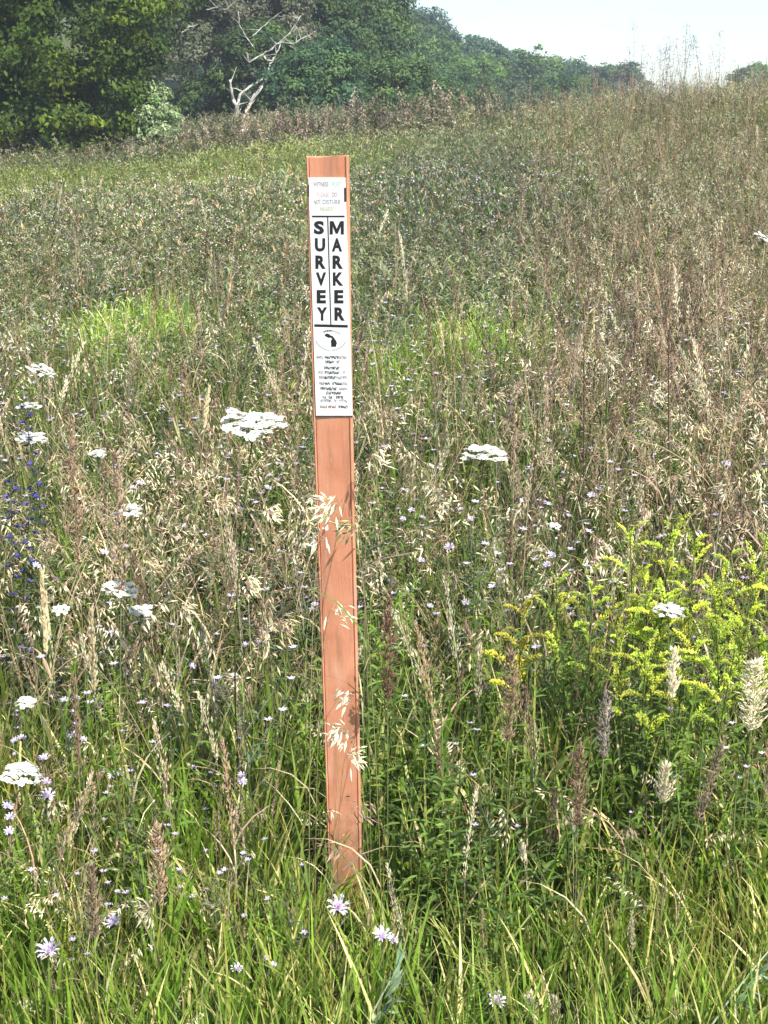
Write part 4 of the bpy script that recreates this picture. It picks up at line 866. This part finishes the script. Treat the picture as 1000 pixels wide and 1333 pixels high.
def goldenrod(px, py, h, label, pl, np_, ps=1.0, leaves=22, lv=None, name='goldenrod', group='goldenrod in flower', lsc=1.0):
    base, tip = aim(px, py, h, rnd.uniform(-.02, .02)); t = empty(name, base); tag(t, label, 'wild flower' if np_ else 'leafy plant', group)
    np_ = int(np_*1.35); mb = MB(); pts = stem_to(mb, tip, .0028, .0012, jit(rnd, (.12, .14, .05)), jit(rnd, (.16, .22, .06))); mb.build('stem', M_PLANT, t); n = len(pts)-1
    for i in range(np_):
        s = (i+.3)/np_; p = pts[-1].lerp(pts[-4], s**1.1) ; o = put('plume', rnd.choice(pl), t, p); o.rotation_euler = (rnd.uniform(-.3, .3), rnd.uniform(-.45, .3), i*2.4+rnd.uniform(-.5, .5)); k = ps*(.5+.5*s)*rnd.uniform(.6, 1.2); o.scale = (k, k, k)
    lv = lv or GLEAF
    for i in range(leaves):
        s = .12+.86*i/leaves; q = s*n; a = int(min(q, n-1)); p = pts[a].lerp(pts[a+1], q-a); o = put('leaf', rnd.choice(lv), t, p); o.rotation_euler = (0, rnd.uniform(-.4, .3), i*2.4+rnd.uniform(-.3, .3)); k = lsc*(1.1-.6*s)*rnd.uniform(.8, 1.2); o.scale = (k, k, k)
for a in [
    (875, 680, .78, 'tallest yellow-green goldenrod plume at the top of the clump', PLUME, 12), (820, 690, .74, 'goldenrod leaning at the upper left of the clump', PLUME, 8), (905, 705, .72, 'goldenrod just right of the tallest plume', PLUME, 10),
    (770, 745, .66, 'goldenrod left in the clump over dark stalks', PLUME, 10), (838, 742, .68, 'goldenrod in the heart of the clump, upper', PLUME, 10), (930, 770, .66, 'goldenrod right of the heart of the clump', PLUME, 12), (985, 745, .68, 'goldenrod at the right edge, upper', PLUME, 10),
    (800, 815, .58, 'lower goldenrod with drooping plumes, left front of the clump', PLUME, 10), (870, 775, .64, 'goldenrod beside the white umbel in the clump', PLUME, 12), (960, 830, .6, 'goldenrod at the right side, front', PLUME, 10), (725, 760, .60, 'sparse goldenrod spray at the left end of the clump', PLUME, 6),
    (905, 845, .54, 'low goldenrod in front of the clump', PLUME, 9), (1000, 690, .72, 'goldenrod cut by the right edge', PLUME, 8), (680, 790, .58, 'small deep yellow goldenrod standing alone left of the clump', PLUMEY, 10), (840, 855, .54, 'short goldenrod with arched plumes at the front', PLUME, 7), (1010, 800, .6, 'goldenrod beyond the right edge of the clump', PLUME, 9), (950, 720, .68, 'slim goldenrod between the tallest plume and the edge', PLUME, 8)]:
    goldenrod(*a, ps=1.4, lv=GLEAF+GLEAFP*2)
for a in [
    (582, 728, .56, 'pale green unopened shoot right of the post', 5), (150, 862, .46, 'pale green shoot in the lower left', 7), (618, 838, .46, 'yellow-green shoot among dark leaves right of post', 6), (400, 905, .40, 'yellow-green shoot against the left of the post', 6), (660, 905, .40, 'pale shoot over the dark leafy stems', 4), (640, 800, .5, 'fresh green shoot left of the small yellow goldenrod', 5),
    (628, 372, .9, 'bright green shoot up in the field right of the sign', 3), (728, 368, .9, 'bright green shoot in the field further right', 4), (800, 980, .36, 'fresh shoot below the goldenrod clump', 3), (935, 905, .44, 'green shoot at the right under the clump', 5)]:
    goldenrod(a[0], a[1], a[2], a[3], PLUMEG, a[4], ps=.8, leaves=26, lv=GLEAFP, name='green_shoot', group='pale green shoots', lsc=.8)
dk = [(515, 905, .44), (548, 890, .46), (575, 930, .42), (600, 985, .38), (640, 960, .40), (665, 1010, .36), (540, 1010, .35), (585, 1060, .32), (625, 1090, .30), (700, 980, .38), (730, 1020, .35), (770, 960, .4), (850, 930, .42), (880, 1000, .36), (915, 960, .4), (960, 1010, .36), (655, 1150, .26), (700, 1110, .28), (820, 1060, .32), (500, 850, .48)]
wd = ['beside the post', 'just right of the post', 'with broad leaves right of the post', 'in the leafy patch right of the post', 'in the middle of the leafy patch', 'at the right of the leafy patch', 'low beside the lower post', 'low in the leafy patch', 'lowest in the leafy patch', 'below the small yellow goldenrod',
      'under the left end of the goldenrod', 'under the front of the goldenrod', 'under the middle of the goldenrod', 'in front of the goldenrod clump', 'at the right below the goldenrod', 'near the right edge among fresh grass', 'rising from bright grass right of centre', 'between bright grass and the leafy patch', 'among grass at lower right', 'closest to the middle of the post']
for (x, y, h), d in zip(dk, wd): goldenrod(x, y, h, 'dark green leafy stem %s' % d, None, 0, leaves=30, lv=GLEAF, name='leafy_stem', group='dark leafy stems', lsc=1.1)

# single seeding grasses that stand out
def stalk(px, py, h, label, style='spike', col=STRAW, droop=1.0, hl=.12, side_=0.0, lean=0.0, dense=1.0, hw=1.0, D=None):
    """tip of the head shows at the pixel; the stem comes up from the ground beside it"""
    if D:
        top = at(px, py, D); base = V(top.x+lean, D+rnd.uniform(-.03, .03), 0); base.z = float(ground(base.x, base.y)); tip = top-base
    else: base, tip = aim(px, py, h, lean)
    t = empty('seeding_grass', base); tag(t, label, 'grass stalk', 'tall seeding grasses')
    n = 14; up = tip.length; ctrl = V(tip.x*.25, tip.y*.25, tip.z*(1.0+.12*droop)) if style != 'spike' else V(tip.x*.15, tip.y*.15, tip.z*.56); P = []
    for i in range(n+1):
        s = i/n; P.append(V(0, 0, -.03)*(1-s)**2 + ctrl*2*s*(1-s)*.98 + tip*s*s)
    c = jit(rnd, col, .12); mb = MB(); tube(mb, P, *((.0009, .0005, jit(rnd, (.16, .16, .06)), jit(rnd, (.30, .26, .13))) if D else (.0013, .0006, jit(rnd, (.22, .2, .09)), c)), k=4); mb.build('stem', M_DRY, t)
    hl = hl*1.45 if (style == 'spike' and hl > .07) else hl; k0 = max(1, int(n*(1-hl/up))); hp = P[k0:]; hm = MB(); az = 0 if side_ >= 0 else math.pi
    if style == 'spike':
        for i in range(int(170*dense)):
            s = rnd.uniform(0, 1)*(len(hp)-1); a = int(min(s, len(hp)-2)); p = hp[a].lerp(hp[a+1], s-a); b = rnd.uniform(0, 6.28); d = (hp[a+1]-hp[a]).normalized()
            p = p + V(math.cos(b), math.sin(b), rnd.uniform(-.6, .8))*.011*hw*rnd.random()**1.5*math.sin(math.pi*min(1, s/(len(hp)-1)*.85+.1))
            grain(hm, p, d + V(math.cos(b), math.sin(b), rnd.uniform(-.4, .2))*.5*hw*rnd.uniform(.3, 1.4), .014*rnd.uniform(.7, 1.3), .0042, jit(rnd, col, .25))
    else:
        panicle(hm, rnd, hp, int(44*dense), .022, col, spread=.030*hw, side=az, w=.0052)
    hm.build('seed_head', M_DRY, t)
    for i in range(2):
        lm = MB(); blade(lm, rnd, P[rnd.randint(2, 6)], rnd.uniform(0, 6.28), rnd.uniform(.12, .22), .005, .4, 1.4, jit(rnd, rnd.choice([STRAW, OLIVE, GREEN]))); lm.build('blade', M_DRY, t)
for a in [
    dict(px=92, py=550, D=2.65, h=.82, label='tall tan feathery grass head at left, taller of a pair', col=TAN, hl=.16, hw=1.5, dense=1.6), dict(px=150, py=590, D=2.6, h=.78, label='tall tan feathery grass head at left, right one of a pair', col=PINKTAN, hl=.17, hw=1.6, dense=1.6),
    dict(px=118, py=795, D=2.4, h=.52, label='narrow straw grass spike rising at lower left', col=STRAW, hl=.1, hw=.6), dict(px=55, py=745, D=2.5, h=.56, label='narrow pale spike at the left edge', col=STRAW, hl=.09, hw=.5), dict(px=272, py=505, h=.86, label='slim grass spike left of the largest umbel', col=STRAW, hl=.07, hw=.5),
    dict(px=95, py=880, D=2.4, h=.42, label='thin tan spike left of the green shoot', col=TAN, hl=.12, hw=.7), dict(px=118, py=1130, D=2.18, h=.22, label='short pinkish grass head at lower left', col=PINKTAN, hl=.08, hw=1.4, dense=1.2), dict(px=205, py=1075, D=2.24, h=.27, label='brownish feathery head in the lower left grass', col=TAN, hl=.09, hw=1.6, dense=1.3),
    dict(px=866, py=998, D=2.28, h=.34, label='cream fluffy grass head standing at lower right', col=CREAM, hl=.07, hw=1.4, dense=1.2), dict(px=790, py=905, D=2.35, h=.42, label='pale hanging grass head below the goldenrod', col=(.55, .47, .40), hl=.09, hw=1.2), dict(px=877, py=848, D=2.42, h=.5, label='cream curved grass head in front of the goldenrod', col=CREAM, hl=.07, hw=1.0),
    dict(px=985, py=862, D=2.4, h=.5, label='large cream fluffy grass head at the right edge', col=CREAM, hl=.09, hw=2.6, dense=2.2), dict(px=940, py=970, D=2.32, h=.4, label='pinkish slanting grass head near the right edge', col=PINKTAN, hl=.10, hw=1.3, lean=-.08), dict(px=505, py=780, D=2.5, h=.52, label='dark brown feathery grass beside the post', col=BROWN, hl=.13, hw=1.5, dense=1.5),
    dict(px=665, py=850, D=2.45, h=.48, label='brown and cream grass head right of the post', col=TAN, hl=.12, hw=1.5, dense=1.4), dict(px=755, py=975, D=2.33, h=.38, label='rust brown grass head under the goldenrod', col=(.22, .14, .09), hl=.09, hw=1.4, dense=1.2), dict(px=895, py=30, h=1.5, label='tallest thin pinkish stalk against the sky on the crest', col=PINKTAN, hl=.3, hw=1.6, dense=1.6),
    dict(px=745, py=1060, h=.32, label='slim green-cream spike right of the lower post', col=(.5, .5, .3), hl=.03, hw=.6, dense=.5), dict(px=680, py=1100, h=.28, label='small cream grass tip right of the lower post', col=CREAM, hl=.03, hw=.6, dense=.5), dict(px=690, py=1295, h=.12, label='bundle of cream grass tips at the bottom edge', col=CREAM, hl=.06, hw=1.2, dense=.8), dict(px=722, py=1300, h=.12, label='second bundle of cream tips at the bottom edge', col=CREAM, hl=.05, hw=1.0, dense=.6)]:
    stalk(style='spike', **a)
for a in [
    dict(px=432, py=668, h=.60, D=2.30, lean=.09, side_=-1, label='arching pale grass head crossing the post below the sign', col=CREAM, droop=1.6, hl=.11), dict(px=424, py=705, h=.55, D=2.33, lean=-.04, side_=-1, label='cream seed tufts hanging before the mid post', col=CREAM, droop=1.2, hl=.07, dense=.5), dict(px=438, py=800, h=.47, D=2.35, lean=-.05, side_=1, label='small cream seed tuft hanging on the face of the post', col=CREAM, droop=1.2, hl=.06, dense=.4),
    dict(px=462, py=905, h=.37, D=2.38, lean=-.05, side_=-1, label='pale grass tip slanting over the lower post', col=CREAM, droop=.8, hl=.06, dense=.5), dict(px=446, py=955, h=.33, D=2.38, lean=.06, side_=-1, label='spread straw grass head before the lower post', col=CREAM, droop=1.0, hl=.08, dense=1.0), dict(px=484, py=596, h=.66, D=2.42, lean=-.02, side_=1, label='straw tufts sticking out right of the post under the sign', col=CREAM, droop=1.0, hl=.07, dense=.6),
    dict(px=440, py=1100, h=.2, D=2.42, lean=.07, side_=-1, label='brownish grass tip crossing the foot of the post', col=TAN, droop=.6, hl=.06, dense=.5), dict(px=470, py=1050, h=.2, D=2.45, lean=-.08, side_=1, label='tan grass leaning across the bottom of the post', col=PINKTAN, droop=.6, hl=.06, dense=.5),
    dict(px=455, py=985, h=.3, D=2.40, lean=-.03, side_=1, label='second straw head spread over the lower post', col=CREAM, droop=1.0, hl=.07, dense=.7), dict(px=462, py=690, h=.3, D=2.42, lean=.03, side_=-1, label='dull green grass tip over the right edge of the post', col=(.3, .28, .14), droop=1.0, hl=.08, dense=.7),
    dict(px=275, py=655, h=.60, label='drooping straw grass left of the post, highest', col=STRAW, droop=1.4, hl=.14), dict(px=350, py=668, h=.60, label='drooping pale grass close to the left of the post', col=CREAM, droop=1.4, hl=.12), dict(px=195, py=740, h=.54, side_=1, label='straw arch above the two flat umbels', col=STRAW, droop=1.8, hl=.13), dict(px=320, py=760, h=.52, label='bleached grass head in the dry patch left of post', col=CREAM, droop=1.2, hl=.13),
    dict(px=235, py=800, h=.5, label='straw grass head in the middle of the dry patch', col=CREAM, droop=1.5, hl=.14), dict(px=360, py=815, h=.48, label='straw grass head at the right of the dry patch', col=STRAW, droop=1.4, hl=.13), dict(px=315, py=890, h=.42, side_=-1, label='cream sideways grass head low in the dry patch', col=CREAM, droop=2.0, hl=.14), dict(px=270, py=900, h=.42, label='straw tufts low left of the post', col=STRAW, droop=1.6, hl=.12),
    dict(px=850, py=520, h=.75, label='straw arch in the right mid field', col=CREAM, droop=1.8, hl=.13), dict(px=950, py=645, h=.68, side_=-1, label='sideways cream grass head above the goldenrod at right', col=CREAM, droop=2.0, hl=.14), dict(px=640, py=520, h=.75, label='pale grass head above the right-hand umbel', col=STRAW, droop=1.3, hl=.12), dict(px=500, py=540, h=.74, label='straw grass just right of the sign plate', col=STRAW, droop=1.2, hl=.13), dict(px=700, py=600, h=.68, label='straw grass between the umbel and the goldenrod', col=STRAW, droop=1.2, hl=.13),
    dict(px=200, py=1185, h=.19, side_=-1, label='straw curved seed heads by the round lavender flower', col=CREAM, droop=1.8, hl=.09), dict(px=790, py=470, h=.8, label='pale arching grass high in the right field', col=CREAM, droop=1.6, hl=.13), dict(px=905, py=560, h=.72, label='dense straw grass head right of the field middle', col=STRAW, droop=1.2, hl=.14)]:
    stalk(style='open', **a)
# faint thin stalks rising over the crest against the sky
for i in range(26):
    px = 800+rnd.gauss(80, 55); D = rnd.uniform(15, 20); p = at(px, rnd.uniform(22, 84), D); z = float(ground(p.x, p.y)); h = p.z-z
    t = empty('crest_grass', (p.x, p.y, z)); tag(t, 'thin pale pinkish grass stalk rising against the sky on the right-hand crest', 'grass stalk', 'thin stalks against the sky')
    mb = MB(); P = bent(V(0, 0, -.02), rnd.uniform(0, 6.28), h, rnd.uniform(0, .06), rnd.uniform(0, .35), 9); tube(mb, P, .003, .0016, OLIVE, jit(rnd, (.30, .22, .20))); mb.build('stem', M_DRY, t)
    hm = MB(); panicle(hm, rnd, P[-4:], 40, .03, (.33, .25, .23), spread=.05, w=.008); hm.build('seed_head', M_DRY, t)
# long dark stalks and the silvery stem of the lower right
for px, py, h, lab in [(760, 395, .95, 'long dark thin stalk in the right field, tallest'), (752, 560, .78, 'dark stalk descending into the goldenrod'), (700, 560, .74, 'dark brown stem left of the long dark stalk'), (870, 430, .9, 'dark stalk in the upper right field'), (930, 640, .7, 'dark upright stem right of the tallest goldenrod')]:
    base, tip = aim(px, py, h); t = empty('dead_stalk', base); tag(t, lab, 'dead stalk', 'dark dead stalks'); mb = MB(); P = stem_to(mb, tip, .0026, .0014, (.07, .045, .03)); mb.build('stem', M_DRY, t)
    for i in range(6):
        bm = MB(); j = P[rnd.randint(3, 7)]; az = rnd.uniform(0, 6.28); q = bent(j, az, .06, .5, .2, 3); tube(bm, q, .001, .0006, (.09, .06, .04))
        for k in range(5): grain(bm, q[-1], V(rnd.uniform(-1, 1), rnd.uniform(-1, 1), 1), .009, .004, jit(rnd, BROWN))
        bm.build('side_twig', M_DRY, t)
def mugwort(a, b, label):
    A = at(*a); B = at(*b); A.z = float(ground(A.x, A.y)); loc = A.copy(); t = empty('silvery_weed', loc); tag(t, label, 'weed', 'silvery leaning weeds'); d = B-A; mb = MB()
    P = [d*(i/8)+V(0, 0, .02*math.sin(i/8*3.14)) for i in range(9)]; tube(mb, P, .0022, .0012, (.34, .40, .26)); mb.build('stem', M_PLANT, t)
    for i in range(18):
        lm = MB(); p = P[0].lerp(P[-1], .1+.9*i/18); s = 1 if i % 2 else -1; q = V(rnd.uniform(-.3, .3)+d.x*.8/d.length, rnd.uniform(-.6, .3), s*.6+.1)
        leaf(lm, p, q, V(0, -1, .3), rnd.uniform(.035, .06), .009, jit(rnd, (.17, .25, .14)), droop=.4)
        leaf(lm, p+q.normalized()*.015, q+V(.5, 0, .2), V(0, -1, .3), .025, .006, jit(rnd, (.19, .27, .15)), droop=.4); lm.build('leaf', M_PLANT, t)
mugwort((880, 1345, 2.12), (1015, 1222, 2.25), 'silvery-green leaning weed stem in the lower right corner'); mugwort((440, 1350, 2.1), (520, 1258, 2.2), 'silvery-green leaning weed at the bottom just right of the post')

# sandy lump left of the sign, half buried, and a pale fallen branch by the trees
def lump():
    me = bpy.data.meshes.new('sandy_mound'); r = random.Random(4); v = [(0, 0, .10)]; f = []; n = 18; rings = [(.3, .10), (.6, .075), (.85, .035), (1, -.05)]
    for q, z in rings:
        for j in range(n): a = 2*math.pi*j/n; k = q*(1+r.uniform(-.12, .12)); v.append((math.cos(a)*k*.20, math.sin(a)*k*.16, z+r.uniform(-.012, .012)))
    for j in range(n): f.append((0, 1+j, 1+(j+1) % n))
    for i in range(3):
        for j in range(n): a = 1+i*n; f.append((a+j, a+n+j, a+n+(j+1) % n, a+(j+1) % n))
    me.from_pydata(v, [], f); me.shade_smooth(); me.materials.append(simple('pale_sandy_soil', (.42, .30, .20), .95, 30, .3)); me.update(); return me
foot, top = stand(388, 322, .22, 5); lo = put('sandy_mound', lump(), None, (foot.x, foot.y, foot.z+.10)); lo.scale = (.9, .9, 1.4); tag(lo, 'small pale sandy mound in the grass left of the sign plate', 'mound')
b0 = at(343, 180, 21.6); b0.z = float(ground(b0.x, b0.y))+.12; mb = MB(); tube(mb, [V(0, 0, 0), V(.2, .05, -.03), V(.42, .02, -.02), V(.6, .1, -.04)], .035, .018, (.5, .5, .5), k=7); fb = mb.build('fallen_branch', M_DEAD, None, True); fb.location = b0; tag(fb, 'pale fallen branch lying at the field edge below the dead tree', 'branch')

# ------------------------------------------------------------------ haze
def haze():
    me = bpy.data.meshes.new('haze'); x, y0, y1, z0, z1 = 175, -20, 240, -6, 45
    v = [(-x, y0, z0), (x, y0, z0), (x, y1, z0), (-x, y1, z0), (-x, y0, z1), (x, y0, z1), (x, y1, z1), (-x, y1, z1)]
    me.from_pydata(v, [], [(3, 2, 1, 0), (4, 5, 6, 7), (0, 1, 5, 4), (1, 2, 6, 5), (2, 3, 7, 6), (3, 0, 4, 7)])
    m = bpy.data.materials.new('summer_haze'); m.use_nodes = True; N = m.node_tree.nodes; N.clear(); o = N.new('ShaderNodeOutputMaterial'); p = N.new('ShaderNodeVolumePrincipled')
    p.inputs['Color'].default_value = (.80, .88, 1, 1); p.inputs['Density'].default_value = .0019; p.inputs['Anisotropy'].default_value = .2; m.node_tree.links.new(p.outputs[0], o.inputs['Volume']); me.materials.append(m); me.update()
    tag(put('haze', me), 'thin summer haze over the field and the wooded hill', 'haze', kind='stuff')
haze()
